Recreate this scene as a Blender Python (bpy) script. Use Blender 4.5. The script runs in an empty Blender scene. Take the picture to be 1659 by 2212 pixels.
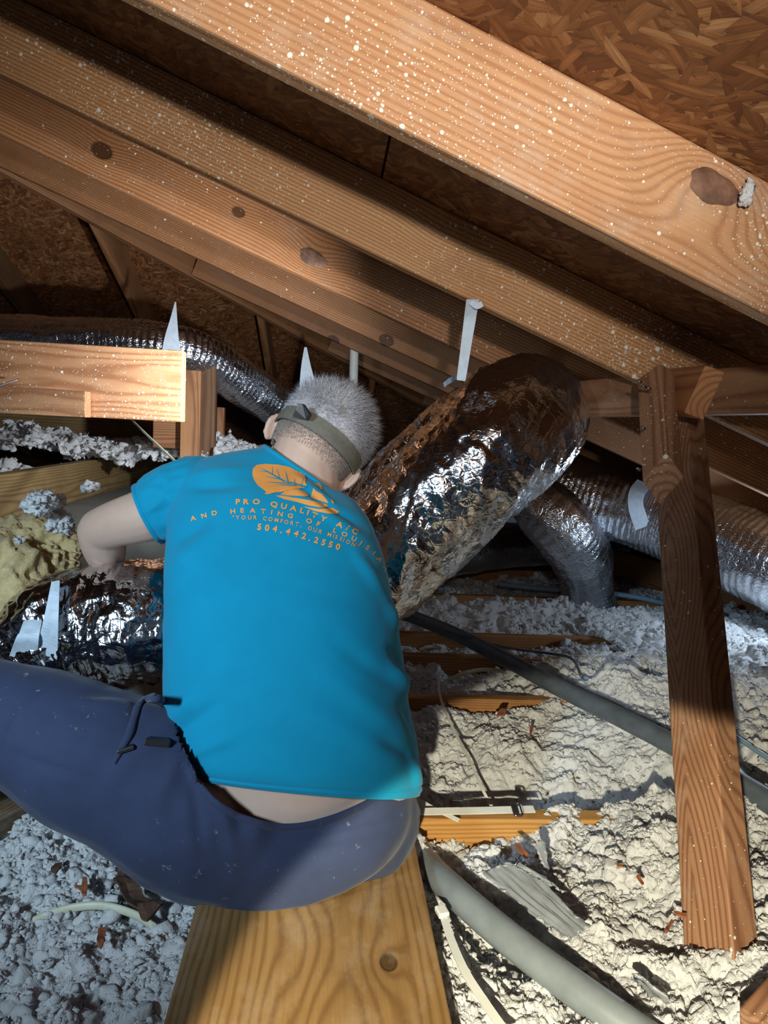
import bpy, bmesh, math, random
import numpy as np
from mathutils import Vector, Matrix
from mathutils.bvhtree import BVHTree
random.seed(4)
RNG = np.random.default_rng(4)
S = bpy.context.scene
COL = S.collection

# ------------------------------------------------------------------ camera
FPX = 1534.0
PT, YA, RO = [math.radians(a) for a in (6.94, 4.63, 2.98)]
CAM = np.array([0, 0, .74])
FW = np.array([math.sin(YA)*math.cos(PT), math.cos(YA)*math.cos(PT), -math.sin(PT)])
_r0 = np.array([math.cos(YA), -math.sin(YA), 0]); _u0 = np.cross(_r0, FW)
RT = _r0*math.cos(RO) + _u0*math.sin(RO)
UP = _u0*math.cos(RO) - _r0*math.sin(RO)
cd = bpy.data.cameras.new('camera'); cam = bpy.data.objects.new('camera', cd); COL.objects.link(cam)
cd.sensor_fit = 'VERTICAL'; cd.sensor_height = 36; cd.lens = FPX/2212*36; cd.clip_start = .02
cam.matrix_world = Matrix(((RT[0], UP[0], -FW[0], CAM[0]), (RT[1], UP[1], -FW[1], CAM[1]),
                           (RT[2], UP[2], -FW[2], CAM[2]), (0, 0, 0, 1)))
S.camera = cam

def ray(x, y): return FW + (x-829.5)/FPX*RT + (1106-y)/FPX*UP
def P(x, y, d): return CAM + d*ray(x, y)
def onz(x, y, z): d = ray(x, y); return CAM + d*((z-CAM[2])/d[2])
def onY(x, y, Y): d = ray(x, y); return CAM + d*(Y/d[1])

# ------------------------------------------------------------------ world, lights, exposure
W = bpy.data.worlds.new('attic_air'); S.world = W; W.use_nodes = True
W.node_tree.nodes['Background'].inputs[0].default_value = (.55, .72, 1, 1)
W.node_tree.nodes['Background'].inputs[1].default_value = .05
S.view_settings.view_transform = 'Standard'
S.view_settings.look = 'None'
S.view_settings.gamma = 1
S.view_settings.use_curve_mapping = False
S.view_settings.exposure = 0.0

def lamp(name, typ, loc, target, power, color, **kw):
    L = bpy.data.lights.new(name, typ); L.energy = power; L.color = color
    for k, v in kw.items(): setattr(L, k, v)
    o = bpy.data.objects.new(name, L); COL.objects.link(o); o.location = loc
    if target is not None:
        o.rotation_euler = (Vector(target)-Vector(loc)).to_track_quat('-Z', 'Y').to_euler()
    return o
# hand torch held low, left of the camera, aimed at the insulation to the right of the plank
lamp('hand_torch', 'SPOT', (-.10, -.20, .60), (.538, .918, -.435), 130, (1, .93, .70),
     spot_size=math.radians(55), spot_blend=.08, shadow_soft_size=.012)
# head torch of the photographer, aimed up at the nearest rafters
lamp('head_torch', 'SPOT', (.10, -.10, .91), P(930, 210, .9), 52, (1, .96, .90),
     spot_size=math.radians(74), spot_blend=1.0, shadow_soft_size=.02)
# cool work lamp standing behind the camera on the left
lamp('work_lamp', 'SPOT', (-.85, -.25, .98), P(310, 1270, 1.2), 125, (.61, .82, 1),
     spot_size=math.radians(53), spot_blend=1.0, shadow_soft_size=.09)
# the worker's own forehead lamp, shining into the far end of the attic
lamp('forehead_lamp', 'SPOT', P(690, 880, 1.62), (-1.1, 3.0, 1.05), 62, (.84, .92, 1),
     spot_size=math.radians(115), spot_blend=1.0, shadow_soft_size=.02)
# another lamp standing among the far ducts on the right
lamp('far_lamp', 'POINT', (1.5, 2.2, .36), None, 6, (.62, .8, 1), shadow_soft_size=.05)

# ------------------------------------------------------------------ numpy noise
def _h(ix, iy, iz, s):
    n = (ix.astype(np.int64)*374761393 + iy.astype(np.int64)*668265263 + iz.astype(np.int64)*2147483647 + s*1274126177) & 0xffffffff
    n = ((n ^ (n >> 13))*1274126177) & 0xffffffff
    n = ((n ^ (n >> 16))*2246822519) & 0xffffffff
    return ((n ^ (n >> 15)) & 0xffffff)/float(0xffffff)
def vnoise(p, s=0):
    """value noise in -1..1 for an (n,3) array"""
    f = np.floor(p); t = p-f; t = t*t*t*(t*(t*6-15)+10); i = f.astype(np.int64)
    out = 0
    for a in (0, 1):
        wx = t[:, 0] if a else 1-t[:, 0]
        for b in (0, 1):
            wy = t[:, 1] if b else 1-t[:, 1]
            for c in (0, 1):
                wz = t[:, 2] if c else 1-t[:, 2]
                out = out + wx*wy*wz*_h(i[:, 0]+a, i[:, 1]+b, i[:, 2]+c, s)
    return out*2-1
def fbm(p, o=4, s=0, g=.5):
    v = 0; a = 1.
    for k in range(o):
        v = v + a*vnoise(p*(2.03**k), s+k*7); a *= g
    return v
def ridged(p, o=3, s=0):
    v = 0; a = 1.
    for k in range(o):
        v = v + a*(1-2*np.abs(vnoise(p*(2.03**k), s+k*7))); a *= .5
    return v
def worley2(x, y, s=0):
    """distance to the nearest jittered point, 2-D, unit cells; and that cell's random number"""
    fx = np.floor(x).astype(np.int64); fy = np.floor(y).astype(np.int64)
    best = np.full(x.shape, 9.); rid = np.zeros(x.shape); z = np.zeros_like(fx)
    for a in (-1, 0, 1):
        for b in (-1, 0, 1):
            cx = fx+a; cy = fy+b
            px = cx+_h(cx, cy, z, s); py = cy+_h(cx, cy, z, s+1)
            d = np.hypot(px-x, py-y); m = d < best
            best = np.where(m, d, best); rid = np.where(m, _h(cx, cy, z, s+2), rid)
    return best, rid

# ------------------------------------------------------------------ object helpers
def tag(o, label, cat=None, group=None, kind=None):
    if label: o['label'] = label
    if cat: o['category'] = cat
    if group: o['group'] = group
    if kind: o['kind'] = kind
    return o
def mesh_obj(name, V, F, mat=None, parent=None, smooth=True, matrix=None):
    me = bpy.data.meshes.new(name); me.from_pydata([tuple(v) for v in V], [], [tuple(f) for f in F]); me.update()
    if smooth: me.polygons.foreach_set('use_smooth', [True]*len(me.polygons))
    if mat: me.materials.append(mat)
    o = bpy.data.objects.new(name, me); COL.objects.link(o)
    if parent: o.parent = parent
    if matrix is not None: o.matrix_world = matrix
    return o
def bm_obj(name, bm, mat=None, parent=None, smooth=False, matrix=None):
    me = bpy.data.meshes.new(name); bm.to_mesh(me); bm.free()
    if smooth: me.polygons.foreach_set('use_smooth', [True]*len(me.polygons))
    if mat: me.materials.append(mat)
    o = bpy.data.objects.new(name, me); COL.objects.link(o)
    if parent: o.parent = parent
    if matrix is not None: o.matrix_world = matrix
    return o
def empty(name, loc=(0, 0, 0)):
    o = bpy.data.objects.new(name, None); COL.objects.link(o); o.location = loc; o.empty_display_size = .05; return o
def wmat(o):
    return wmat(o.parent) @ o.matrix_parent_inverse @ o.matrix_basis if o.parent else o.matrix_basis.copy()
def adopt(child, root):
    """parent without moving"""
    child.parent = root; child.matrix_parent_inverse = wmat(root).inverted()
    return child
def unit(v): v = np.asarray(v, float); return v/np.linalg.norm(v)
def frame(origin, ax, up):
    """matrix with local X along ax, local Z near up"""
    x = unit(ax); z = np.asarray(up, float); z = unit(z-x*(z@x)); y = np.cross(z, x)
    return Matrix(((x[0], y[0], z[0], origin[0]), (x[1], y[1], z[1], origin[1]), (x[2], y[2], z[2], origin[2]), (0, 0, 0, 1)))
def board(name, A, B, w, h, up, mat, parent=None, cutA=(0, 0), cutB=(0, 0), bev=.003, center=True, segs=1):
    """lumber from A to B; w across (local Y), h along local Z; ends may be cut on a slant"""
    A = np.asarray(A, float); B = np.asarray(B, float); L = np.linalg.norm(B-A)
    bm = bmesh.new(); vs = []
    ys = (-w/2, w/2); zs = (-h/2, h/2) if center else (0, h)
    for e in (0, 1):
        for y in ys:
            for z in zs:
                c = cutB if e else cutA
                vs.append(bm.verts.new((e*L + c[0]*y + c[1]*z, y, z)))
    for f in ((0, 1, 3, 2), (4, 6, 7, 5), (0, 4, 5, 1), (2, 3, 7, 6), (0, 2, 6, 4), (1, 5, 7, 3)):
        bm.faces.new([vs[i] for i in f])
    bmesh.ops.recalc_face_normals(bm, faces=bm.faces)
    if bev: bmesh.ops.bevel(bm, geom=list(bm.edges), offset=bev, segments=2, affect='EDGES', profile=.5)
    return bm_obj(name, bm, mat, parent, False, frame(A, B-A, up))
def catmull(pts, n):
    """(m,k) control rows -> (n,k) samples"""
    p = np.asarray(pts, float); m = len(p)
    q = np.vstack([2*p[0]-p[1], p, 2*p[-1]-p[-2]])
    t = np.linspace(0, m-1-1e-9, n); i = t.astype(int); f = (t-i)[:, None]
    a, b, c, d = q[i], q[i+1], q[i+2], q[i+3]
    return .5*((2*b)+(-a+c)*f+(2*a-5*b+4*c-d)*f**2+(-a+3*b-3*c+d)*f**3)
def path_frames(C):
    T = np.gradient(C, axis=0); T /= np.linalg.norm(T, axis=1)[:, None]
    N = np.zeros_like(C); a = np.array([0, 0, 1.]) if abs(T[0][2]) < .9 else np.array([1., 0, 0])
    n = unit(a-T[0]*(a@T[0]))
    for k in range(len(C)):
        n = unit(n-T[k]*(n@T[k])); N[k] = n
    return T, N, np.cross(T, N)
def grid_faces(nu, nv, closed_v=True, off=0):
    i, j = np.meshgrid(np.arange(nu-1), np.arange(nv if closed_v else nv-1), indexing='ij')
    j2 = (j+1) % nv
    return np.stack([i*nv+j, i*nv+j2, (i+1)*nv+j2, (i+1)*nv+j], -1).reshape(-1, 4)+off
def tube(name, pts, rad, mat, parent=None, nu=60, nv=16, disp=None, flat=1., cap=True, twist=0):
    """swept tube through control points; rad scalar or per point; disp(s, th, C)->offset"""
    pts = np.asarray(pts, float)
    rr = np.full(len(pts), rad) if np.isscalar(rad) else np.asarray(rad, float)
    A = catmull(np.c_[pts, rr], nu); C = A[:, :3]; R = A[:, 3]
    T, N, B = path_frames(C)
    th = np.linspace(0, 2*np.pi, nv, endpoint=False)
    s = np.r_[0, np.cumsum(np.linalg.norm(np.diff(C, axis=0), axis=1))]
    sg, tg = np.meshgrid(s, th, indexing='ij'); tt = tg+twist
    rg = np.repeat(R[:, None], nv, 1)
    if disp is not None: rg = rg+disp(sg, tg, rg)
    V = C[:, None, :]+rg[..., None]*(np.cos(tt)[..., None]*N[:, None, :]+flat*np.sin(tt)[..., None]*B[:, None, :])
    V = V.reshape(-1, 3); F = grid_faces(nu, nv).tolist()
    if cap:
        F += [list(range(nv))[::-1], [(nu-1)*nv+k for k in range(nv)]]
    return mesh_obj(name, V, F, mat, parent)
def ribbon(name, pts, width, thick, mat, parent=None, nu=40, side=None, wobble=0):
    """flat strap through points, with real thickness; side = width direction"""
    pts = np.asarray(pts, float); w = np.full(len(pts), width) if np.isscalar(width) else np.asarray(width, float)
    A = catmull(np.c_[pts, w], nu); C = A[:, :3]; w = A[:, 3]
    T, N, B = path_frames(C); V = []; F = []
    for k in range(nu):
        sd = B[k] if side is None else unit(np.asarray(side, float)-T[k]*(np.asarray(side, float)@T[k]))
        nn = np.cross(T[k], sd); cup = wobble*math.sin(k*.7)
        for a, b in ((-1, 0), (0, cup), (1, 0), (1, -thick), (0, cup-thick), (-1, -thick)):
            V.append(C[k]+sd*a*w[k]/2+nn*b)
    F = grid_faces(nu, 6).tolist()+[[0, 1, 2, 3, 4, 5][::-1], [(nu-1)*6+i for i in range(6)]]
    o = mesh_obj(name, V, F, mat, parent, smooth=False)
    return o

# ------------------------------------------------------------------ materials
class NB:
    """small node-building helper"""
    def __init__(s, name):
        s.m = bpy.data.materials.new(name); s.m.use_nodes = True; s.t = s.m.node_tree; s.n = s.t.nodes; s.bs = s.n['Principled BSDF']
        s.tc = s.n.new('ShaderNodeTexCoord')
    def link(s, a, b): s.t.links.new(a, b)
    def put(s, sock, v):
        if v is None: return
        if isinstance(v, bpy.types.NodeSocket): s.link(v, sock)
        elif isinstance(v, (tuple, list)):
            sock.default_value = (*v, 1) if (sock.type == 'RGBA' and len(v) == 3) else v
        else: sock.default_value = v
    def mt(s, op, a, b=None, c=None, clamp=False):
        n = s.n.new('ShaderNodeMath'); n.operation = op; n.use_clamp = clamp
        s.put(n.inputs[0], a); s.put(n.inputs[1], b); s.put(n.inputs[2], c); return n.outputs[0]
    def mapv(s, v, sc=(1, 1, 1), loc=(0, 0, 0), rot=(0, 0, 0)):
        n = s.n.new('ShaderNodeMapping'); s.link(v, n.inputs[0]); n.inputs['Scale'].default_value = sc
        n.inputs['Location'].default_value = loc; n.inputs['Rotation'].default_value = rot; return n.outputs[0]
    def noise(s, v, scale, det=3, rough=.5, dist=0, out='Fac'):
        n = s.n.new('ShaderNodeTexNoise'); s.link(v, n.inputs['Vector']); n.inputs['Scale'].default_value = scale
        n.inputs['Detail'].default_value = det; n.inputs['Roughness'].default_value = rough; n.inputs['Distortion'].default_value = dist
        return n.outputs[out]
    def voro(s, v, scale, feat='F1', out='Distance', rnd=1):
        n = s.n.new('ShaderNodeTexVoronoi'); n.feature = feat; s.link(v, n.inputs['Vector']); n.inputs['Scale'].default_value = scale
        n.inputs['Randomness'].default_value = rnd
        return n.outputs[out] if out != 'node' else n
    def ramp(s, f, stops, interp='LINEAR'):
        n = s.n.new('ShaderNodeValToRGB'); s.put(n.inputs[0], f); cr = n.color_ramp; cr.interpolation = interp
        while len(cr.elements) < len(stops): cr.elements.new(.5)
        for e, (p, c) in zip(cr.elements, stops):
            e.position = p; e.color = (*c, 1) if len(c) == 3 else c
        return n.outputs[0]
    def mix(s, f, a, b, mode='MIX'):
        n = s.n.new('ShaderNodeMix'); n.data_type = 'RGBA'; n.blend_type = mode
        s.put(n.inputs[0], f); s.put(n.inputs[6], a); s.put(n.inputs[7], b); return n.outputs[2]
    def sep(s, v): n = s.n.new('ShaderNodeSeparateXYZ'); s.link(v, n.inputs[0]); return n.outputs
    def comb(s, x, y, z):
        n = s.n.new('ShaderNodeCombineXYZ'); s.put(n.inputs[0], x); s.put(n.inputs[1], y); s.put(n.inputs[2], z); return n.outputs[0]
    def rng(s, v, a, b, c=0, d=1):
        n = s.n.new('ShaderNodeMapRange'); s.put(n.inputs[0], v); n.inputs[1].default_value = a; n.inputs[2].default_value = b
        n.inputs[3].default_value = c; n.inputs[4].default_value = d; return n.outputs[0]
    def bump(s, h, strength=.3, dist=.005, prev=None):
        n = s.n.new('ShaderNodeBump'); s.put(n.inputs['Height'], h); n.inputs['Strength'].default_value = strength
        n.inputs['Distance'].default_value = dist
        if prev is not None: s.link(prev, n.inputs['Normal'])
        return n.outputs[0]
    def out(s, color=None, rough=None, metal=None, normal=None, spec=None):
        s.put(s.bs.inputs['Base Color'], color); s.put(s.bs.inputs['Roughness'], rough); s.put(s.bs.inputs['Metallic'], metal)
        if spec is not None: s.bs.inputs['Specular IOR Level'].default_value = spec
        if normal is not None: s.link(normal, s.bs.inputs['Normal'])
        return s.m

def wood(name, light, dark, freq=260., pith=(.03, -.12), knots=(), speck=0., seed=0., rough=.62, contrast=1., stain=.5, wob=.012, dust=0., kax='Z'):
    """lumber: growth rings round a pith running along local X, knots that bend them, optional paint spatter.
    knots: (x, z, radius, strength) on the face, in local metres"""
    b = NB(name); p = b.tc.outputs['Object']
    q = b.mapv(p, (1, 1, 1), (seed*3.7, seed*1.3, seed*2.1))
    X, Y, Z = b.sep(p)
    lo = b.noise(b.mapv(q, (.8, 7, 7)), 1.0, 2, .5)
    lo2 = b.noise(b.mapv(q, (5, 30, 30)), 1.0, 2, .5)
    w = b.mt('ADD', b.mt('MULTIPLY', b.mt('SUBTRACT', lo, .5), wob*4), b.mt('MULTIPLY', b.mt('SUBTRACT', lo2, .5), wob*.55))
    dy = b.mt('SUBTRACT', Y, pith[0]); dz = b.mt('SUBTRACT', Z, pith[1])
    r = b.mt('ADD', b.mt('SQRT', b.mt('ADD', b.mt('MULTIPLY', dy, dy), b.mt('MULTIPLY', dz, dz))), w)
    km = None
    for (kx, kz, kr, ks, *nodark) in knots:
        a = b.mt('MULTIPLY', b.mt('SUBTRACT', X, kx), 1/kr); c = b.mt('MULTIPLY', b.mt('SUBTRACT', Y if kax == 'Y' else Z, kz), 1/kr)
        far = b.mt('ADD', b.mt('MULTIPLY', b.mt('MULTIPLY', a, a), .28), b.mt('MULTIPLY', b.mt('MULTIPLY', c, c), .6))
        bend = b.mt('POWER', 2.718, b.mt('MULTIPLY', far, -.32))
        r = b.mt('ADD', r, b.mt('MULTIPLY', bend, ks*kr))
        e = b.mt('SQRT', b.mt('ADD', b.mt('MULTIPLY', b.mt('MULTIPLY', a, a), .55), b.mt('MULTIPLY', c, c)))
        e = b.mt('ADD', e, b.mt('MULTIPLY', b.mt('SUBTRACT', lo2, .5), .3))
        if nodark: continue
        km = e if km is None else b.mt('MINIMUM', km, e)
    sv = b.mt('SINE', b.mt('MULTIPLY', r, freq*2.2))
    ring = b.mt('POWER', b.mt('ADD', b.mt('MULTIPLY', sv, .5), .5), 2.2)
    fib = b.noise(b.mapv(q, (6, 420, 420)), 1.0, 3, .6)
    patch = b.noise(b.mapv(q, (2.2, 12, 12)), 1.0, 3, .55)
    mid = tuple(l*.62+d*.38 for l, d in zip(light, dark))
    base = b.mix(b.rng(patch, .3, .7), light, mid)
    col = b.mix(b.mt('MULTIPLY', ring, .85*contrast, clamp=True), base, dark)
    col = b.mix(b.rng(fib, .35, .75, 0, .35), col, dark)
    col = b.mix(b.rng(b.noise(q, 5, 4, .6), .52, .75, 0, stain), col, tuple(d*.55 for d in dark))
    h = b.mt('ADD', b.mt('MULTIPLY', ring, -.6), b.mt('MULTIPLY', fib, .5))
    if km is not None:
        kin = b.rng(km, .93, 1.0, .92, 0); edge = b.mt('MULTIPLY', b.rng(km, .8, 1.0), b.rng(km, 1.0, 1.25, 1, 0))
        kcol = b.mix(b.mt('ADD', b.mt('MULTIPLY', b.mt('SINE', b.mt('MULTIPLY', km, 22)), .3), .3, clamp=True), tuple(d*.45 for d in dark), tuple(d*.2 for d in dark))
        col = b.mix(kin, col, kcol); col = b.mix(b.mt('MULTIPLY', edge, .7), col, tuple(d*.15 for d in dark))
        h = b.mt('SUBTRACT', h, b.mt('MULTIPLY', kin, 1.5))
    if dust > 0:
        dm = b.rng(b.noise(b.mapv(q, (9, 14, 14)), 1.0, 5, .75), .5, .8, 0, dust)
        col = b.mix(dm, col, (.62, .56, .46))
    if speck > 0:
        dens = b.rng(b.noise(q, 3.2, 2, .5), .3, .7, .25, 1.)
        for sc, th, off in ((48, .30, 0), (95, .36, 5), (170, .40, 9), (300, .42, 2)):
            v = b.voro(b.mapv(q, (1, 1, 1), (off, off*2, off)), sc, out='node')
            rnd = b.sep(v.outputs['Color'])[0]
            lim = b.mt('MULTIPLY', b.rng(rnd, 1-.95*speck, 1., 0, th), dens)
            wv = b.mt('ADD', v.outputs['Distance'], b.mt('MULTIPLY', b.mt('SUBTRACT', b.noise(q, sc*3, 2), .5), .12))
            m = b.rng(b.mt('SUBTRACT', lim, wv), 0, .04)
            col = b.mix(m, col, (.86, .83, .72))
            h = b.mt('ADD', h, b.mt('MULTIPLY', m, 1.2))
    return b.out(col, rough, 0, b.bump(h, .35, .0016), .35)

def osb(name, tint=(1, 1, 1), speck=0.):
    b = NB(name); p = b.tc.outputs['Object']; layers = []
    for k, (rot, off) in enumerate(((.35, 0), (1.45, 3.1), (2.5, 7.7), (.95, 12.3))):
        nz = b.noise(p, 6, 2, .5, out='Color')
        mp = b.mapv(p, (1, 1, 1), (off, off, 0), (0, 0, rot))
        d = b.n.new('ShaderNodeVectorMath'); d.operation = 'MULTIPLY_ADD'; b.link(nz, d.inputs[0]); d.inputs[1].default_value = (.05, .05, 0); b.link(mp, d.inputs[2])
        st = b.mapv(d.outputs[0], (21, 78, 1))
        v = b.voro(st, 1.0, out='node'); c = b.sep(v.outputs['Color'])
        fib = b.noise(b.mapv(mp, (14, 300, 1)), 1.0, 3, .6)
        layers.append((c[0], c[1], fib, v.outputs['Distance']))
    hh, cc, ff, dd = layers[0]
    for (h2, c2, f2, d2) in layers[1:]:
        g = b.mt('GREATER_THAN', h2, hh)
        def sel(a, c): 
            n = b.n.new('ShaderNodeMix'); b.link(g, n.inputs[0]); b.link(a, n.inputs[2]); b.link(c, n.inputs[3]); return n.outputs[0]
        cc, ff, dd = sel(cc, c2), sel(ff, f2), sel(dd, d2); hh = b.mt('MAXIMUM', hh, h2)
    T = lambda c: tuple(a*t for a, t in zip(c, tint))
    col = b.ramp(cc, [(0, T((.13, .05, .018))), (.3, T((.26, .115, .042))), (.65, T((.36, .17, .065))), (.9, T((.47, .25, .11))), (1, T((.55, .33, .16)))])
    col = b.mix(b.rng(ff, .35, .75, 0, .55), col, T((.12, .045, .018)))
    col = b.mix(b.rng(dd, .45, .95, 0, .6), col, T((.07, .03, .012)))
    col = b.mix(b.rng(b.noise(p, 2.6, 3, .6), .45, .75, 0, .45), col, T((.14, .055, .02)))
    if speck:
        v = b.voro(p, 75, out='node'); rnd = b.sep(v.outputs['Color'])[0]
        dens = b.rng(b.noise(p, 2.2, 2, .5), .45, .7, 0, 1.)
        m = b.rng(b.mt('SUBTRACT', b.mt('MULTIPLY', b.rng(rnd, 1-.35*speck, 1, 0, .33), dens), v.outputs['Distance']), 0, .05)
        col = b.mix(m, col, (.75, .7, .58))
    h = b.mt('ADD', b.mt('MULTIPLY', hh, 1.2), b.mt('SUBTRACT', b.mt('MULTIPLY', ff, .4), b.mt('MULTIPLY', dd, .8)))
    return b.out(col, .6, 0, b.bump(h, .6, .003), .35)

def simple(name, col, rough=.5, metal=0., var=.15, vs=30, bump=0., bs=200, spec=.5, sheen=0.):
    b = NB(name); p = b.tc.outputs['Object']
    n = b.noise(p, vs, 4, .6)
    c = b.mix(b.rng(n, .3, .7), tuple(x*(1-var) for x in col), tuple(min(1, x*(1+var)) for x in col))
    nm = b.bump(b.noise(p, bs, 3, .6), bump, .002) if bump else None
    if sheen: b.bs.inputs['Sheen Weight'].default_value = sheen
    return b.out(c, rough, metal, nm, spec)

def foil(name, col=(.80, .81, .84), rough=.16, fine=1., rib=0., scale=1.):
    b = NB(name); p = b.tc.outputs['Object']
    v1 = b.voro(p, 38*scale, 'F1', 'Distance'); e = b.voro(b.mapv(p, (1, 1, 1.0), (3, 1, 2)), 60*scale, 'DISTANCE_TO_EDGE', 'Distance')
    n1 = b.noise(p, 26*scale, 5, .62, .6); n2 = b.noise(p, 120*scale, 3, .6, .4)
    h = b.mt('ADD', b.mt('MULTIPLY', v1, .5), b.mt('ADD', b.mt('MULTIPLY', n1, 1.1), b.mt('MULTIPLY', n2, .3*fine)))
    h = b.mt('ADD', h, b.mt('MULTIPLY', b.mt('MINIMUM', e, .12), 1.8*fine))
    dirt = b.noise(p, 9, 4, .6)
    c = b.mix(b.rng(dirt, .5, .8, 0, .25), col, tuple(x*.75 for x in col))
    return b.out(c, b.rng(n1, .3, .7, rough*.7, rough*1.5), 1., b.bump(h, .34, .006))

def fabric(name, col, var=.08, weave=900, lint=0., rough=.85, fold=0.):
    b = NB(name); p = b.tc.outputs['Object']
    n = b.noise(p, 14, 4, .55); c = b.mix(b.rng(n, .3, .7), tuple(x*(1-var) for x in col), tuple(x*(1+var) for x in col))
    if lint:
        m = b.rng(b.noise(p, 55, 6, .7), .63, .70, 0, lint); m = b.mt('MULTIPLY', m, b.rng(b.noise(p, 7, 2), .5, .6))
        c = b.mix(m, c, (.5, .5, .48))
    h = b.noise(p, weave, 2, .5)
    b.bs.inputs['Sheen Weight'].default_value = .12
    return b.out(c, rough, 0, b.bump(h, .18, .0008), .2)

def wool(name, col, col2, fine=420):
    b = NB(name); p = b.tc.outputs['Object']
    n = b.noise(p, 60, 5, .65); n2 = b.noise(p, fine, 4, .7)
    c = b.mix(b.rng(n, .3, .72), col2, col)
    c = b.mix(b.rng(b.noise(p, 9, 3, .6), .55, .8, 0, .35), c, tuple(x*.6 for x in col2))
    h = b.mt('ADD', b.mt('MULTIPLY', n, .8), b.mt('MULTIPLY', n2, 1.1))
    b.bs.inputs['Sheen Weight'].default_value = .15
    return b.out(c, .95, 0, b.bump(h, .7, .006), .1)

O_LIGHT, O_DARK = (.56, .27, .115), (.25, .085, .028)
M = {}
M['osb'] = osb('osb_panel_board', (.85, .75, .66), speck=1.)
M['osb_far'] = osb('osb_gable_board', (1.1, .95, .9))
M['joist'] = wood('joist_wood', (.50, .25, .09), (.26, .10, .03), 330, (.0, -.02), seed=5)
M['joist_lit'] = wood('joist_wood_lit', (.62, .34, .10), (.36, .15, .035), 330, (.01, -.02), seed=6, stain=.2)  # lit copy of the joist wood; the light is put into its colour
M['strut'] = wood('strut_wood', (.45, .24, .125), (.19, .075, .038), 300, (.02, .03), seed=7.3, speck=.12, knots=((.965, .03, .03, 1.2, 1), (.52, .0, .045, 1.3, 1)), wob=.02, dust=.3)
M['block'] = wood('block_wood', (.48, .27, .15), (.24, .10, .05), 300, (.015, -.03), seed=8.1, speck=.25)
M['plank'] = wood('plank_wood', (.40, .225, .075), (.22, .105, .03), 120, (.0, -.06), seed=9.4, dust=.25, stain=.4,
                  knots=(), wob=.02)
M['plank_dark'] = wood('plank_wood_grey', (.25, .16, .085), (.12, .07, .035), 300, (.0, -.08), seed=3.3, dust=.35)
M['far_wood'] = wood('framing_wood', (.42, .20, .085), (.19, .07, .026), 360, (.02, -.07), seed=2.2)
M['dark_wood'] = wood('framing_wood_brown', (.22, .115, .055), (.10, .042, .018), 360, (.02, -.07), seed=1.2)
M['grey_wood'] = wood('framing_wood_olive', (.30, .20, .085), (.15, .085, .03), 340, (.02, -.03), seed=4.2)
M['wool'] = wool('blown_wool', (.90, .90, .90), (.78, .77, .76))
M['yellow'] = wool('yellow_glass_wool', (.86, .67, .36), (.62, .46, .20), 260)
M['foil_big'] = foil('foil_jacket', (.70, .69, .71), .12, .8, scale=.9)
M['foil'] = foil('foil_jacket_fine', (.78, .80, .85), .15, 1.8, scale=1.4)
M['strap'] = simple('woven_strap', (.62, .70, .78), .6, 0, .1, 60, .2, 500)
M['nylon'] = simple('white_nylon', (.74, .74, .68), .35, 0, .06)
M['cable'] = simple('cable_sheath', (.62, .60, .44), .45, 0, .1)
M['pipe'] = simple('grey_pipe_plastic', (.22, .25, .265), .38, 0, .12, 25)
M['pipe_dark'] = simple('dark_pipe_insulation', (.10, .12, .14), .5, 0, .2, 25, .15)
M['pipe_blue'] = simple('blue_grey_pipe', (.25, .38, .50), .4, 0, .1)
M['pvc'] = simple('white_pvc', (.78, .78, .72), .35, 0, .05)
M['tape'] = simple('grey_sheet', (.34, .36, .38), .42, .25, .15, 30, .3, 60)
M['metal'] = simple('buckle_metal', (.55, .54, .50), .25, 1., .1)
M['black'] = simple('black_plastic', (.02, .02, .022), .4, 0, .1)
M['bark'] = simple('bark_brown', (.10, .05, .03), .9, 0, .4, 60, .8, 120)
M['chip'] = simple('wood_chip_red', (.30, .10, .04), .8, 0, .3, 80)
M['drywall'] = simple('dusty_drywall', (.15, .15, .13), .9, 0, .2, 6)
M['gap'] = simple('roof_underlay', (.02, .018, .015), .9)
M['nail'] = simple('nail_steel', (.30, .28, .26), .4, .9, .2)

# ------------------------------------------------------------------ roof
RP, RZ = .385, 1.111                  # main slope: z = RZ - RP*X (undersides of the rafters)
SL = math.hypot(1, RP); RDIR = np.array([1, 0, -RP])/SL; RN = np.array([RP, 0, 1])/SL
XR = -2.05; HIP = 4.0                  # ridge; the hip line runs along Y = HIP + X
ZH = .14; SHEET = ZH/ (1/SL)
def zmain(X): return RZ-RP*X
def xl(X, X0): return (X-X0)*SL        # local coordinate along a rafter
def knot_on(px, py, Y, X0):
    q = onY(px, py, Y); o = np.array([X0, Y, zmain(X0)]); v = q-o
    return float(v@RDIR), float(v@RN)

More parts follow.
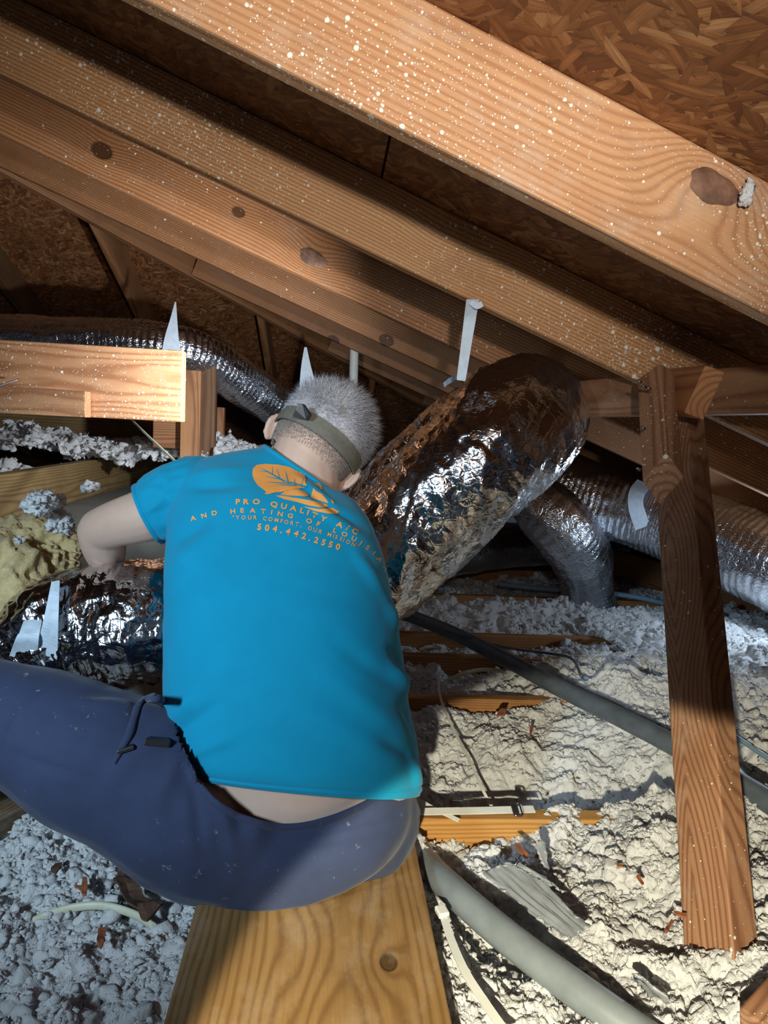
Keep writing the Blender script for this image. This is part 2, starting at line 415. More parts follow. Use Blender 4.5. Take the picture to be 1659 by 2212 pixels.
roof = tag(empty('ceiling', (0, 0, 1.3)), 'sloping roof deck of brown strand board above the rafters', None, None, 'structure')
roof2 = tag(empty('ceiling', (-1, 4.5, 1.3)), 'strand board hip end of the roof at the far end of the attic', None, None, 'structure')
roof3 = tag(empty('ceiling', (-3.2, 2, 1.3)), 'far roof slope beyond the ridge', None, None, 'structure')
def quadplate(name, pts, nrm, t, mat, parent):
    """flat plate: polygon pts (counter-clockwise or not) thickened along nrm by t; local X along first edge"""
    pts = [np.asarray(p, float) for p in pts]; o = pts[0]; mx = frame(o, pts[1]-pts[0], nrm); inv = mx.inverted()
    bm = bmesh.new(); lo = [bm.verts.new(inv @ Vector(p)) for p in pts]; hi = [bm.verts.new(inv @ Vector(p+np.asarray(nrm)*t)) for p in pts]
    n = len(pts); bm.faces.new(lo); bm.faces.new(hi[::-1])
    for i in range(n): bm.faces.new((lo[i], hi[i], hi[(i+1) % n], lo[(i+1) % n]))
    bmesh.ops.recalc_face_normals(bm, faces=bm.faces)
    ob = bm_obj(name, bm, mat, None, False, mx)
    return adopt(ob, parent) if parent else ob
def clip_poly(poly, f):
    out = []
    for i in range(len(poly)):
        a, b = poly[i], poly[(i+1) % len(poly)]; fa, fb = f(a), f(b)
        if fa >= 0: out.append(a)
        if (fa >= 0) != (fb >= 0): t = fa/(fa-fb); out.append((a[0]+(b[0]-a[0])*t, a[1]+(b[1]-a[1])*t))
    return out
pw = 1.22/SL; g = .0025
for col in range(-2, 3):
    x0 = .03+pw*col; x1 = x0+pw; y = -1.2+(.61 if col % 2 else 0)*2
    yy = [-1.0] + [v for v in np.arange(-2.175+(1.22 if col % 2 else 0), 8, 2.44) if v > -1.0] + [8]
    for a, b in zip(yy[:-1], yy[1:]):
        poly = [(max(x0, XR)+g, a+g), (x1-g, a+g), (x1-g, b-g), (max(x0, XR)+g, b-g)]
        if x1 <= XR: continue
        poly = clip_poly(poly, lambda q: HIP+q[0]-q[1]+.02)
        if len(poly) < 3: continue
        quadplate('osb_panel', [np.array([q[0], q[1], zmain(q[0])])+RN*ZH for q in poly], RN, .011, M['osb'], roof)
quadplate('roof_underlay', [np.array([q[0], q[1], zmain(q[0])])+RN*(ZH+.0115) for q in clip_poly([(XR, -1), (3.1, -1), (3.1, 7.1), (XR, 7.1)], lambda q: HIP+q[0]-q[1]+.02)], RN, .006, M['gap'], roof)
# hip end: z = RZ - RP*(Y-HIP)
HD = np.array([0, 1, -RP])/SL; HN = np.array([0, RP, 1])/SL
def zhip(Y): return RZ-RP*(Y-HIP)
for row in range(-2, 4):
    y0 = 3.15+pw*row; y1 = y0+pw
    for k in range(-3, 3):
        x0 = -.98+2.44*k+(1.22 if row % 2 else 0); x1 = x0+2.44
        poly = clip_poly([(x0+g, y0+g), (x1-g, y0+g), (x1-g, y1-g), (x0+g, y1-g)], lambda q: q[1]-HIP-q[0]+.02)
        if len(poly) >= 3: poly = clip_poly(poly, lambda q: q[0]+3.9-(q[1]-1.95)*-1)
        if len(poly) >= 3: poly = clip_poly(poly, lambda q: 7.0-q[1])
        if len(poly) >= 3:
            quadplate('osb_panel', [np.array([q[0], q[1], zhip(q[1])])+HN*ZH for q in poly], HN, .011, M['osb_far'], roof2)
# the other slope, beyond the ridge
LN = np.array([-RP, 0, 1])/SL
for y0 in (-1, 1.44):
    y1 = min(y0+2.44, 6)
    quadplate('osb_panel', [np.array([x, y, zmain(XR)+RP*(x-XR)])+LN*ZH for x, y in ((XR, y0+g), (XR-2.8, y0+g), (XR-2.8, y1-g), (XR, y1-g))], LN, .011, M['osb_far'], roof3)

R_INFO = {
 1: ('nearest pale rafter, thickly spattered with white paint, one big dark knot', (.64, .36, .18), (.36, .15, .06), 1.0, [(1543, 404, .024, 2.4, 1)], (.06, .17), 380),
 2: ('second rafter from the camera, lightly spattered, with a long split near its top edge', (.66, .37, .17), (.34, .135, .045), .75, [(945, 520, .022, .6, 1), (1035, 555, .016, .5, 1)], (.03, -.10), 400),
 3: ('third rafter from the camera, orange, with an oval dark knot near its middle', (.50, .23, .09), (.22, .075, .024), .22, [(676, 556, .024, 1.3, 1), (515, 458, .013, .5), (220, 325, .02, .8)], (.035, -.05), 360),
 4: ('fourth rafter from the camera, plain orange brown', (.47, .22, .09), (.22, .08, .028), .06, [(835, 735, .02, .7)], (.04, -.09), 400),
 5: ('fifth rafter from the camera, running down from the hip', (.45, .21, .09), (.21, .08, .028), 0, [(720, 735, .02, .5)], (.02, .2), 400),
 6: ('sixth rafter from the camera, short one against the hip', (.44, .21, .09), (.21, .08, .028), 0, [], (.03, -.1), 400)}
for i in range(1, 9):
    Y = .894+.61*(i-1); X0 = max(XR+.02, Y-HIP+.02); X1 = 2.85
    if X0 > 2.2: continue
    if i in R_INFO:
        lab, li, da, sp, kn, pith, fq = R_INFO[i]
        kk = [(*knot_on(kx, ky, Y-.019, X0), kr, ks, *nd) for kx, ky, kr, ks, *nd in kn]
        mat = wood('rafter_wood_%s' % 'abcdefghijk'[i], li, da, fq, pith, kk, sp, seed=i*1.7+.4, contrast=.72 if i == 1 else 1., dust=.5 if i == 1 else .1, stain=.35, wob=.0045)
    else:
        lab = None; mat = M['far_wood']
    if i >= 7: lab = ['seventh', 'eighth', 'ninth', 'tenth'][i-7]+' rafter from the camera, low and dark behind the ducts on the right'
    o = board('rafter', (X0, Y, zmain(X0)), (X1, Y, zmain(X1)), .038, ZH, RN, mat, center=False, bev=.004)
    tag(o, lab, 'rafter', 'common rafters')
# hip rafter and the jack rafters of the hip end
a = np.array([XR, XR+HIP, zmain(XR)-.012]); bq = np.array([2.6, 2.6+HIP, zmain(2.6)-.012])
o = board('hip_rafter', a, bq, .038, .15, (0, 0, 1), M['far_wood'], center=False)
tag(o, 'diagonal hip rafter running down from upper left behind the other rafters', 'rafter')
JL = {-1.55: 'leftmost leaning jack rafter against the strand board at the left edge', -.98: 'jack rafter beside the white strap above the left beam end',
      -.37: 'jack rafter behind the pale pipe and the worker head', .24: 'jack rafter at the far end just left of the big duct'}
for X, lab in JL.items():
    Y0 = HIP+X+.02
    o = board('jack_rafter', (X, Y0, zhip(Y0)), (X, 6.8, zhip(6.8)), .038, ZH, HN, M['dark_wood'] if X < -1.2 else M['far_wood'], center=False)
    tag(o, lab, 'rafter', 'jack rafters of the hip end')

# ------------------------------------------------------------------ floor: gypsum deck, joists
bm = bmesh.new(); bmesh.ops.create_grid(bm, x_segments=2, y_segments=2, size=1)
for v in bm.verts: v.co = (v.co.x*3.6-.3, v.co.y*3.9+2.9, -.142)
tag(bm_obj('floor', bm, M['drywall']), 'gypsum ceiling boards under the joists', None, None, 'structure')
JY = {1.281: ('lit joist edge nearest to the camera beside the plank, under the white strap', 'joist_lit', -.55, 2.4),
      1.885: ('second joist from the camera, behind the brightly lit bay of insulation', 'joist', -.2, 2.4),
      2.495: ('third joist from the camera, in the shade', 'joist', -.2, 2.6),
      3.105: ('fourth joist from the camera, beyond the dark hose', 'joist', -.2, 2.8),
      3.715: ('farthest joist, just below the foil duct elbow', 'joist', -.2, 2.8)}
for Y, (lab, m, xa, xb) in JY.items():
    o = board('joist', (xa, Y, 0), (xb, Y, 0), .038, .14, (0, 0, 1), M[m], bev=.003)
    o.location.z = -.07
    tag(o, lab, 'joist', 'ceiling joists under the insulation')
o = board('joist_stiffener', (-.1, 2.235, .005), (1.75, 2.235, .0), .038, .09, (0, 0, 1), M['joist'], bev=.003); o.location.z = -.04
tag(o, 'flat topped brown board between the second and third joists', 'board')

# ------------------------------------------------------------------ blown-in insulation, bay by bay
def bumps(x, y, s):
    wx = x+.006*fbm(np.c_[x*55, y*55, x*0], 3, s+50); wy = y+.006*fbm(np.c_[x*55, y*55, x*0], 3, s+60)
    w1, r1 = worley2(wx/.050, wy/.050, s); w2, r2 = worley2(wx/.024, wy/.024, s+11); w3, r3 = worley2(wx/.0115, wy/.0115, s+21); w4, r4 = worley2(wx/.0058, wy/.0058, s+24)
    b = lambda w, k: np.sqrt(np.clip(1-(w/k)**2, 0, 1))
    return .018*b(w1, .9)*(.3+.9*r1)+.012*b(w2, .9)*(.2+1.0*r2)+.0068*b(w3, .9)*(.3+r3)+.0034*b(w4, .9)*(.2+r4)
_bm = bmesh.new(); bmesh.ops.create_icosphere(_bm, subdivisions=2, radius=1); _bm.verts.index_update()
TUFT = np.array([v.co[:] for v in _bm.verts]); TUFT_F = np.array([[v.index for v in f.verts] for f in _bm.faces]); _bm.free()
_bm = bmesh.new(); bmesh.ops.create_icosphere(_bm, subdivisions=1, radius=1); _bm.verts.index_update()
TUFT1 = np.array([v.co[:] for v in _bm.verts]); TUFT1_F = np.array([[v.index for v in f.verts] for f in _bm.faces]); _bm.free()
def insulation(label, x0, x1, y0, y1, res, base, s, amp=1., mat='wool', name='insulation', streak=0., tufts=9000, tsize=.0085):
    nx, ny = int((x1-x0)/res), int((y1-y0)/res)
    X, Y = np.meshgrid(np.linspace(x0, x1, nx), np.linspace(y0, y1, ny), indexing='ij'); X = X.ravel(); Y = Y.ravel()
    p = np.c_[X, Y, X*0]
    lowf = .018*fbm(p*7, 3, s)+.012*fbm(p*19, 2, s+3)
    h = base(X, Y)+lowf+amp*bumps(X, Y, s)+.0022*fbm(p*160, 2, s+9)*amp
    if streak: h = h+streak*ridged(np.c_[X*14, Y*42, X*0], 3, s+13)
    dx = .004*fbm(p*60, 2, s+31); dy = .004*fbm(p*60, 2, s+37)
    V = np.c_[X+dx*amp, Y+dy*amp, h]
    F = grid_faces(nx, ny, False)[:, ::-1]
    T3 = []; nb_ = len(V); base_v = V; area = (x1-x0)*(y1-y0); rg = np.random.default_rng(s); VV = [V]
    for (TU, TF, den, size, rag) in ((TUFT, TUFT_F, tufts*.28, tsize, .5), (TUFT1, TUFT1_F, tufts*2.6, tsize*.5, .85)):
        nt = int(den*area); pick = rg.integers(0, nb_, nt)
        pick = pick[fbm(base_v[pick]*np.array([26, 26, 0.]), 2, s+70) > -.3]; nt = len(pick)
        if not nt: continue
        r_ = size*(.35+rg.random(nt)**2.2*1.15)
        q = TU[None]*(r_[:, None, None]*np.stack([.6+rg.random(nt)*.9, .6+rg.random(nt)*.9, .5+rg.random(nt)*.6], 1)[:, None, :])
        c_ = base_v[pick]+np.c_[rg.normal(0, .002, nt), rg.normal(0, .002, nt), r_*.10]
        qf = (q+c_[:, None, :]).reshape(-1, 3); k_ = .9/size
        qf = qf+(np.repeat(r_, len(TU))*rag)[:, None]*np.c_[vnoise(qf*k_, s), vnoise(qf*k_, s+1), vnoise(qf*k_, s+2)]
        T3 += (TF[None]+(sum(map(len, VV))+np.arange(nt)*len(TU))[:, None, None]).reshape(-1, 3).tolist(); VV.append(qf)
    nf = int(tufts*1.6*area); pick = rg.integers(0, nb_, nf); c_ = base_v[pick]
    d_ = rg.normal(size=(nf, 3))*np.array([1, 1, .35])+np.array([0, 0, .55]); d_ /= np.linalg.norm(d_, axis=1)[:, None]
    sd_ = np.cross(d_, rg.normal(size=(nf, 3))); sd_ *= (.00055*tsize/.008/np.linalg.norm(sd_, axis=1))[:, None]; L_ = (tsize*(.5+rg.random(nf)*1.1))[:, None]
    nn_ = np.cross(d_, sd_); qf = np.stack([c_+sd_, c_-sd_*.5+nn_*.87, c_-sd_*.5-nn_*.87, c_+d_*L_+rg.normal(size=(nf, 3))*.0015], 1).reshape(-1, 3)
    o0 = sum(map(len, VV))+4*np.arange(nf)[:, None]
    T3 += np.concatenate([o0+np.array([[0, 1, 3]]), o0+np.array([[1, 2, 3]]), o0+np.array([[2, 0, 3]])]).tolist(); VV.append(qf); V = np.concatenate(VV)
    me = bpy.data.meshes.new(name); me.from_pydata(V.tolist(), [], F.tolist()+T3); me.update()
    me.polygons.foreach_set('use_smooth', [True]*len(me.polygons)); me.materials.append(M[mat])
    o = bpy.data.objects.new(name, me); COL.objects.link(o)
    return tag(o, label, 'insulation', None, 'stuff')
ss = lambda t: np.clip(t, 0, 1)**2*(3-2*np.clip(t, 0, 1))
insulation('bright white blown insulation in the bay right of the plank, in front of the nearest joist', .165, 1.05, .66, 1.30, .0021,
           lambda x, y: -.045+.055*ss((x-.50)/.16)+.02*ss((.95-y)/.25)-.05*ss(1-np.hypot((x-.33)/.11, (y-1.0)/.16))-.02*ss((y-1.18)/.08)*ss((.5-x)/.1), 1, tufts=16000, tsize=.0075)
insulation('blue lit white insulation at lower left between plank and trousers', -.95, -.15, .62, 1.34, .0025,
           lambda x, y: -.028-.02*ss((.8-y)/.15)+.02*ss((-.35-x)/.3), 2, 1.1, tufts=16000, tsize=.0085)
insulation('brightly lit rippled insulation between the first and second joists', .02, 1.25, 1.295, 1.93, .0030,
           lambda x, y: -.105+.075*ss((y-1.33)/.28)+.05*ss((x-.66)/.2)-.03*ss((y-1.80)/.07)*ss((.66-x)/.1)+.028*ss((y-1.78)/.1)*ss((x-.58)/.1), 3, .62, streak=.005, tufts=6500, tsize=.0075)
insulation('shaded clumpy insulation behind the second joist', -.1, 1.9, 1.90, 2.26, .0060,
           lambda x, y: -.075+.07*ss((x-.45)/.4), 4, tufts=6000, tsize=.010)
insulation('strip of grey white insulation behind the flat topped board', -.1, 2.0, 2.25, 2.52, .0070,
           lambda x, y: -.075+.04*ss((x-.7)/.5), 5, tufts=5000, tsize=.010)
insulation('long ridge of grey white insulation between the third and fourth joists', -.1, 2.3, 2.51, 3.09, .0075,
           lambda x, y: -.075+.075*np.exp(-((y-2.84)/.14)**2), 6, 1.1, tufts=3000, tsize=.013)
insulation('dim insulation under the foil elbow beyond the fourth joist', -.1, 2.6, 3.12, 3.72, .0095,
           lambda x, y: -.085+.03*ss((x-.8)/.4), 7, 1.2, tufts=1800, tsize=.014)
insulation('blue white insulation heaped at the right edge behind the leaning strut', 1.02, 2.3, 1.0, 2.55, .008,
           lambda x, y: -.005+.05*ss((x-1.1)/.4), 8, 1.3, tufts=3500, tsize=.012)
insulation('dim insulation under the worker and behind his back', -1.5, .05, 1.33, 2.6, .012, lambda x, y: -.05+0*x, 9, tufts=800)

# ------------------------------------------------------------------ planks and framing on the left
pl = board('plank', (.006, .50, .019), (.002, 1.62, .019), .338, .038, (0, 0, 1), None, bev=.002)
pk = lambda x, y: (float(onz(x, y, .038)[1]-.50), -float(onz(x, y, .038)[0]-.004))
PKN = [(*pk(838, 2080), .011, 1.0), (*pk(675, 2030), .035, .55, 1)]
M['plank'] = wood('plank_wood', (.37, .215, .08), (.20, .10, .03), 330, (-.035, -.09), seed=9.4, dust=.25, stain=.4, wob=.014, kax='Y', knots=PKN)
pl.data.materials.append(M['plank'])
tag(pl, 'wide brown plank the worker sits on, running toward the camera', 'plank')
def flat_chip(name, pts, z, t, mat, label, cat, group=None, bend=.004, n=2):
    """thin torn flake: outline in world xy with a thickness, its surface buckled"""
    bm = bmesh.new(); vs = [bm.verts.new((q[0], q[1], z)) for q in pts]; f = bm.faces.new(vs)
    bmesh.ops.triangulate(bm, faces=[f]); bmesh.ops.subdivide_edges(bm, edges=list(bm.edges), cuts=n, use_grid_fill=True)
    for v in bm.verts:
        q = np.array([[v.co.x, v.co.y, 0]]); v.co.z += bend*float(fbm(q*45, 2, 5)[0]); v.co.x += .002*float(vnoise(q*90, 3)[0]); v.co.y += .002*float(vnoise(q*90, 4)[0])
    r = bmesh.ops.extrude_face_region(bm, geom=list(bm.faces))
    for v in [g_ for g_ in r['geom'] if isinstance(g_, bmesh.types.BMVert)]: v.co.z -= t
    bmesh.ops.recalc_face_normals(bm, faces=bm.faces)
    return tag(bm_obj(name, bm, mat), label, cat, group)

o = board('plank', (-.90, .80, .030), (-.492, 1.551, .030), .30, .036, (0, 0, 1), M['plank_dark'])
tag(o, 'short dark plank at the left edge under the bent knee', 'plank')

BY = 1.85
A1 = onY(0, 742, BY); B1 = onY(395, 757, BY); B2 = onY(395, 912, BY)
hb = B1[2]-B2[2]; zc = (B1[2]+B2[2])/2
M['beam'] = wood('beam_wood', (.64, .33, .16), (.34, .13, .05), 330, (.1, .01), seed=6.6, speck=.35, stain=.3, wob=.02)
cut_beam = board('cut_beam', (-2.0, BY+.0, zc), (B1[0], BY+.0, zc), .045, hb, (0, 0, 1), M['beam'], bev=.003)
tag(cut_beam, 'thick orange beam ending in a square cut at left, above the worker shoulder', 'beam')
cut_beam.location.y += .022
q0 = onY(185, 845, BY-.04); q1 = onY(185, 902, BY-.04)
o = board('ledger_strip', (-2.0, BY-.022, (q0[2]+q1[2])/2), (q0[0], BY-.022, (q0[2]+q1[2])/2), .042, q0[2]-q1[2], (0, 0, 1), M['beam'], bev=.002)
tag(o, 'narrow ledger strip nailed low on the face of the cut beam', 'strip')
q = onY(42, 819, BY-.012); q2 = onY(-10, 836, BY-.045)
o = tube('nail', [q2, (q+q2)/2, q], .0022, M['nail'], None, 6, 8); tag(o, 'bent steel nail sticking out of the cut beam at the left edge', 'nail')
o = board('beam_post', (-1.7, BY+.09, -.14), (-1.7, BY+.09, 1.5), .089, .089, (0, 1, 0), M['dark_wood']); tag(o, 'post carrying the outer end of the cut beam, out of view', 'post')

# raised ceiling deck behind the cut beam
RZT = .55
for X, lab in ((-.92, 'olive brown joist with wool on it, just left of the bare elbow'), (-1.52, 'farther raised joist at the left edge, half under wool')):
    o = board('raised_joist', (X, 1.62, RZT-.07), (X, 4.3, RZT-.07), .038, .14, (0, 0, 1), M['grey_wood']); tag(o, lab, 'joist', 'raised joists at the left')
o = quadplate('floor', [(-2.7, 2.03, .41), (-.2, 2.03, .41), (-.2, 4.6, .41), (-2.7, 4.6, .41)], np.array([0, 0, -1.]), .012, M['drywall'], None)
tag(o, 'raised gypsum deck under the olive joists at the left', None, None, 'structure')
o = mesh_obj('wall_left', *(lambda a: (a, [(0, 1, 2, 3), (7, 6, 5, 4), (0, 4, 5, 1), (1, 5, 6, 2), (2, 6, 7, 3), (3, 7, 4, 0)]))(
    [(-2.6, 2.02, -.14), (-.42, 2.02, -.14), (-.42, 2.02, .41), (-2.6, 2.02, .41), (-2.6, 2.035, -.14), (-.42, 2.035, -.14), (-.42, 2.035, .41), (-2.6, 2.035, .41)]), M['drywall'], None, False)
tag(o, 'dusty gypsum step under the raised joists', None, None, 'structure')
insulation('heaped white wool on the raised joists under the cut beam', -2.4, -.25, 2.75, 3.55, .010,
           lambda x, y: .53+.075*np.exp(-((y-3.0)/.16)**2)*(.6+.4*np.sin(x*9)), 12, 1.9, tufts=2600, tsize=.016)
insulation('white wool scraps between the two raised joists', -1.50, -.94, 1.9, 2.76, .009, lambda x, y: .44+.04*ss((y-2.3)/.5), 13, 1.4, tufts=1500, tsize=.012)
TUFTS = []
for (px, py, w, s_) in ((95, 1085, .06, 3), (195, 1052, .035, 7)):
    TUFTS.append((onz(px, py, RZT+.004), w, s_))
o = board('rear_header', (-2.4, 3.62, .75), (-.75, 3.62, .75), .038, .30, (0, 0, 1), M['grey_wood']); tag(o, 'dark wide board standing behind the heaped white wool', 'board')
for (px, ytop, ybot, d, w, lab, m) in ((415, 800, 960, 2.55, .07, 'pale short stud right of the cut beam end', 'far_wood'), (452, 790, 1010, 2.75, .06, 'dark stud standing just left of the worker collar', 'dark_wood'),
                                    (478, 880, 1000, 3.0, .03, 'narrow brown stud between dark stud and worker head', 'far_wood')):
    a_ = P(px, ytop, d); b_ = P(px, ybot, d)
    o = board('stud', (a_[0], a_[1], b_[2]-.3), (a_[0], a_[1], a_[2]), w, .038, (0, -1, 0), M[m]); tag(o, lab, 'stud')
a_ = P(330, 925, 2.6); b_ = P(430, 925, 2.6)
o = board('blocking', (a_[0], a_[1]+.02, a_[2]), (b_[0], a_[1]+.02, a_[2]), .038, .14, (0, 0, 1), M['far_wood']); tag(o, 'short wood block with nail holes under the cut beam end', 'block')
o = tube('thin_cable', [P(285, 908, 2.2), P(318, 940, 2.0), P(355, 975, 1.8), P(395, 1012, 1.6), P(430, 1050, 1.5)], .0032, M['cable'], None, 30, 8)
tag(o, 'thin pale cable slanting down from the cut beam to the shoulder', 'cable')

# ------------------------------------------------------------------ purlin and leaning strut on the right
pz = (onY(1370, 825, 1.585)+onY(1370, 906, 1.585))/2
p1 = P(1370, 865, 1.62); p2 = P(1659, 829, 1.30); pd = p2-p1; pd[2] = 0
M['purlin'] = wood('purlin_wood', (.48, .27, .15), (.27, .12, .06), 300, (.06, .02), seed=3.9, speck=.2, dust=.3)
o = board('purlin', p1-pd*1.3+np.array([0, 0, 0]), p2+pd*1.8, .045, .088, (0, 0, 1), M['purlin'], bev=.002)
tag(o, 'brown purlin under the rafters at right, behind the top of the strut', 'purlin')
T0 = P(1462, 885, 1.50); B0 = onz(1562, 2120, -.03); ax = unit(T0-B0)
# wide face looks left, narrow face looks at the camera and to the right
vdir = unit(np.array([T0[0]+B0[0], T0[1]+B0[1], 0])); vdir = unit(vdir-ax*(vdir@ax)); hor = unit(np.cross(vdir, ax)); ang = math.radians(53)
nL = unit(-vdir*math.sin(ang)-hor*math.cos(ang)); nR = unit(-vdir*math.cos(ang)+hor*math.sin(ang))   # outward normals of its two faces in view
strut = board('strut', B0-ax*.12, T0+ax*.03, .089, .053, nL, M['strut'], bev=.003)
tag(strut, 'long leaning brown strut with swirling grain, from the purlin down into the insulation', 'strut')
ba = P(1432, 1035, 1.30)+nL*.0; bb = P(1416, 812, 1.44)
bx = unit(bb-ba)
blk = board('strut_block', ba, bb, .060, .040, nL, M['block'], cutA=(-.5, .9), cutB=(.0, .0), bev=.002)
tag(blk, 'short block nailed on the strut top with a pale slanted end cut', 'block')
for (px, py) in ((1388, 828), (1397, 838), (1408, 842), (1396, 928), (1386, 1016)):
    c = P(px, py, 1.37-.0003*(py-812)); 
    adopt(tube('nail_head', [c+nL*.003, c+nL*.012], .0028, M['nail'], None, 3, 8), blk)
ea = P(1522, 848, 1.30); eb = P(1440, 846, 1.52)
M['red_end'] = wood('block_wood_red', (.60, .31, .13), (.36, .12, .05), 240, (.03, -.02), seed=2.9, speck=.1)
o = board('purlin_block', eb, ea, .038, .092, (.30, -.1, 1), M['red_end'], bev=.002); tag(o, 'short block end with reddish end grain on the purlin', 'block')

# ------------------------------------------------------------------ ducts
def wrinkle(amp, kth, ks, s, ribs=0., rl=.035, diag=0., fine=.3):
    def f(sg, tg, rg):
        sh = sg.shape; a = tg+diag*sg
        p = np.c_[np.cos(a).ravel()*kth, np.sin(a).ravel()*kth, sg.ravel()*ks]
        v = amp*(ridged(p, 3, s)-.55)+amp*.7*fbm(p*.45, 2, s+5)
        p2 = np.c_[np.cos(tg).ravel()*kth*.9, np.sin(tg).ravel()*kth*.9, sg.ravel()*ks*7]
        v = v+amp*fine*ridged(p2, 2, s+8)
        v = v.reshape(sh)
        if ribs: v = v+ribs*np.abs(np.sin(np.pi*(sg+.0*tg)/rl))*(.6+.4*vnoise(p*.5, s+2).reshape(sh))
        return v
    return f
big = tube('flexible_duct', [P(640, 1400, 1.72), P(735, 1300, 1.68), P(850, 1182, 1.64), P(985, 1048, 1.61), P(1085, 945, 1.62), P(1128, 905, 1.72), P(1100, 905, 1.88), P(990, 955, 2.0), P(870, 1060, 2.08), P(780, 1170, 2.14), P(720, 1290, 2.2)],
     [.118, .128, .138, .142, .148, .15, .142, .125, .12, .12, .12], M['foil_big'], None, 340, 220, wrinkle(.0060, 1.7, 11, 3, 0, .035, 4.0, .35), cap=True)
tag(big, 'big shiny foil duct arching up from behind the worker toward the purlin', 'duct')
back = tube('flexible_duct', [P(-420, 690, 2.75), P(-150, 722, 2.72), P(150, 738, 2.7), P(340, 748, 2.7), P(430, 770, 2.78), P(520, 825, 2.95), P(610, 885, 3.15), P(700, 950, 3.3)],
     [.088]*5+[.09]*3, M['foil'], None, 300, 90, wrinkle(.0035, 2.6, 10, 5, .006, .022), cap=True)
tag(back, 'foil duct behind the cut beam, turning down toward the worker head', 'duct')
rt = tube('flexible_duct', [P(1110, 1010, 3.2), P(1225, 1062, 3.1), P(1330, 1092, 3.0), P(1440, 1125, 2.9), P(1560, 1170, 2.75), P(1700, 1230, 2.55), P(1900, 1320, 2.35)],
     [.150, .146, .144, .150, .160, .165, .165], M['foil'], None, 260, 100, wrinkle(.0042, 2.6, 9, 7, .007, .026), cap=True)
tag(rt, 'long foil duct crossing behind the strut at right', 'duct')
el = tube('duct_elbow', [P(1140, 1065, 3.05), P(1175, 1098, 2.92), P(1215, 1140, 2.90), P(1250, 1190, 3.0), P(1265, 1240, 3.12), P(1268, 1290, 3.2), P(1268, 1320, 3.25)],
     [.09, .120, .128, .125, .112, .112, .14], M['foil'], None, 140, 90, wrinkle(.0040, 2.6, 12, 9, .008, .024), cap=True)
tag(el, 'sparkling foil elbow dropping to the joists left of the strut', 'duct')
lo_ = tube('flexible_duct', [P(880, 1215, 3.1), P(1010, 1192, 3.3), P(1110, 1180, 3.5), P(1210, 1180, 3.7), P(1330, 1190, 3.9)], [.09, .095, .095, .095, .09], M['foil'], None, 90, 50, wrinkle(.004, 2.6, 9, 19, .006, .03), cap=True)
tag(lo_, 'dim foil duct lying low under the big duct', 'duct')
# the duct he works on: crumpled foil at the left
wd = tube('work_duct', [P(0, 1470, 1.34), P(40, 1425, 1.35), P(105, 1375, 1.36), P(200, 1352, 1.37), P(320, 1345, 1.38), P(430, 1340, 1.42), P(560, 1330, 1.48)],
     [.035, .070, .100, .115, .118, .113, .110], M['foil_big'], None, 200, 180, wrinkle(.0065, 2.0, 13, 12, 0, .03, 3.0, .4), cap=True)
tag(wd, 'crumpled foil duct end on the left that the worker is handling', 'duct')
for nm, a_, b_, wa, wb, lab in (('tape_strip', (120, 1255), (98, 1440), .014, .040, 'white tape strip hanging over the crumpled duct end'),
                            ('tape_strip', (72, 1335), (48, 1425), .03, .045, 'duller tape strip at the far left of the crumpled duct')):
    pts = [P(a_[0]+(b_[0]-a_[0])*t, a_[1]+(b_[1]-a_[1])*t, 1.275-.035*math.sin(math.pi*min(1, t*1.1))) for t in np.linspace(0, 1, 6)]
    o = ribbon(nm, pts, list(np.linspace(wa, wb, 6)), .0015, M['strap'], None, 26, RT, .002); tag(o, lab, 'tape')
def wool_clump(c, rad, s_, label, size=None):
    """small loose tuft of wool: many ragged flocks and fibres in one mesh"""
    rg = np.random.default_rng(s_); rad = np.asarray(rad, float); m_ = rad.mean(); size = size or m_*.26; n_ = 110; VV = []; T3 = []; cnt = 0
    q = rg.normal(size=(n_, 3)); q /= np.linalg.norm(q, axis=1)[:, None]; q *= rg.random(n_)[:, None]**.45; cs = np.asarray(c)+q*rad*(1+.35*vnoise(q*2.2, s_))[:, None]
    r_ = size*(.5+rg.random(n_)*.9); qf = (TUFT[None]*r_[:, None, None]+cs[:, None, :]).reshape(-1, 3); k_ = 1.1/size
    qf = qf+np.repeat(r_, len(TUFT))[:, None]*.75*np.c_[vnoise(qf*k_, s_), vnoise(qf*k_, s_+1), vnoise(qf*k_, s_+2)]
    T3 += (TUFT_F[None]+(np.arange(n_)*len(TUFT))[:, None, None]).reshape(-1, 3).tolist(); VV.append(qf); o_ = len(qf)
    for k in range(160):
        d_ = unit(rg.normal(size=3)); b_ = np.asarray(c)+d_*rad*.8; sd = unit(np.cross(d_, rg.normal(size=3)))*m_*.03
        VV.append(np.array([b_+sd, b_-sd, b_+np.cross(d_, sd), b_+(d_+rg.normal(size=3)*.3)*m_*.5])); T3 += [[o_, o_+1, o_+3], [o_+1, o_+2, o_+3], [o_+2, o_, o_+3]]; o_ += 4
    return tag(mesh_obj('wool_tuft', np.concatenate(VV), T3, M['wool']), label, 'wool tuft')
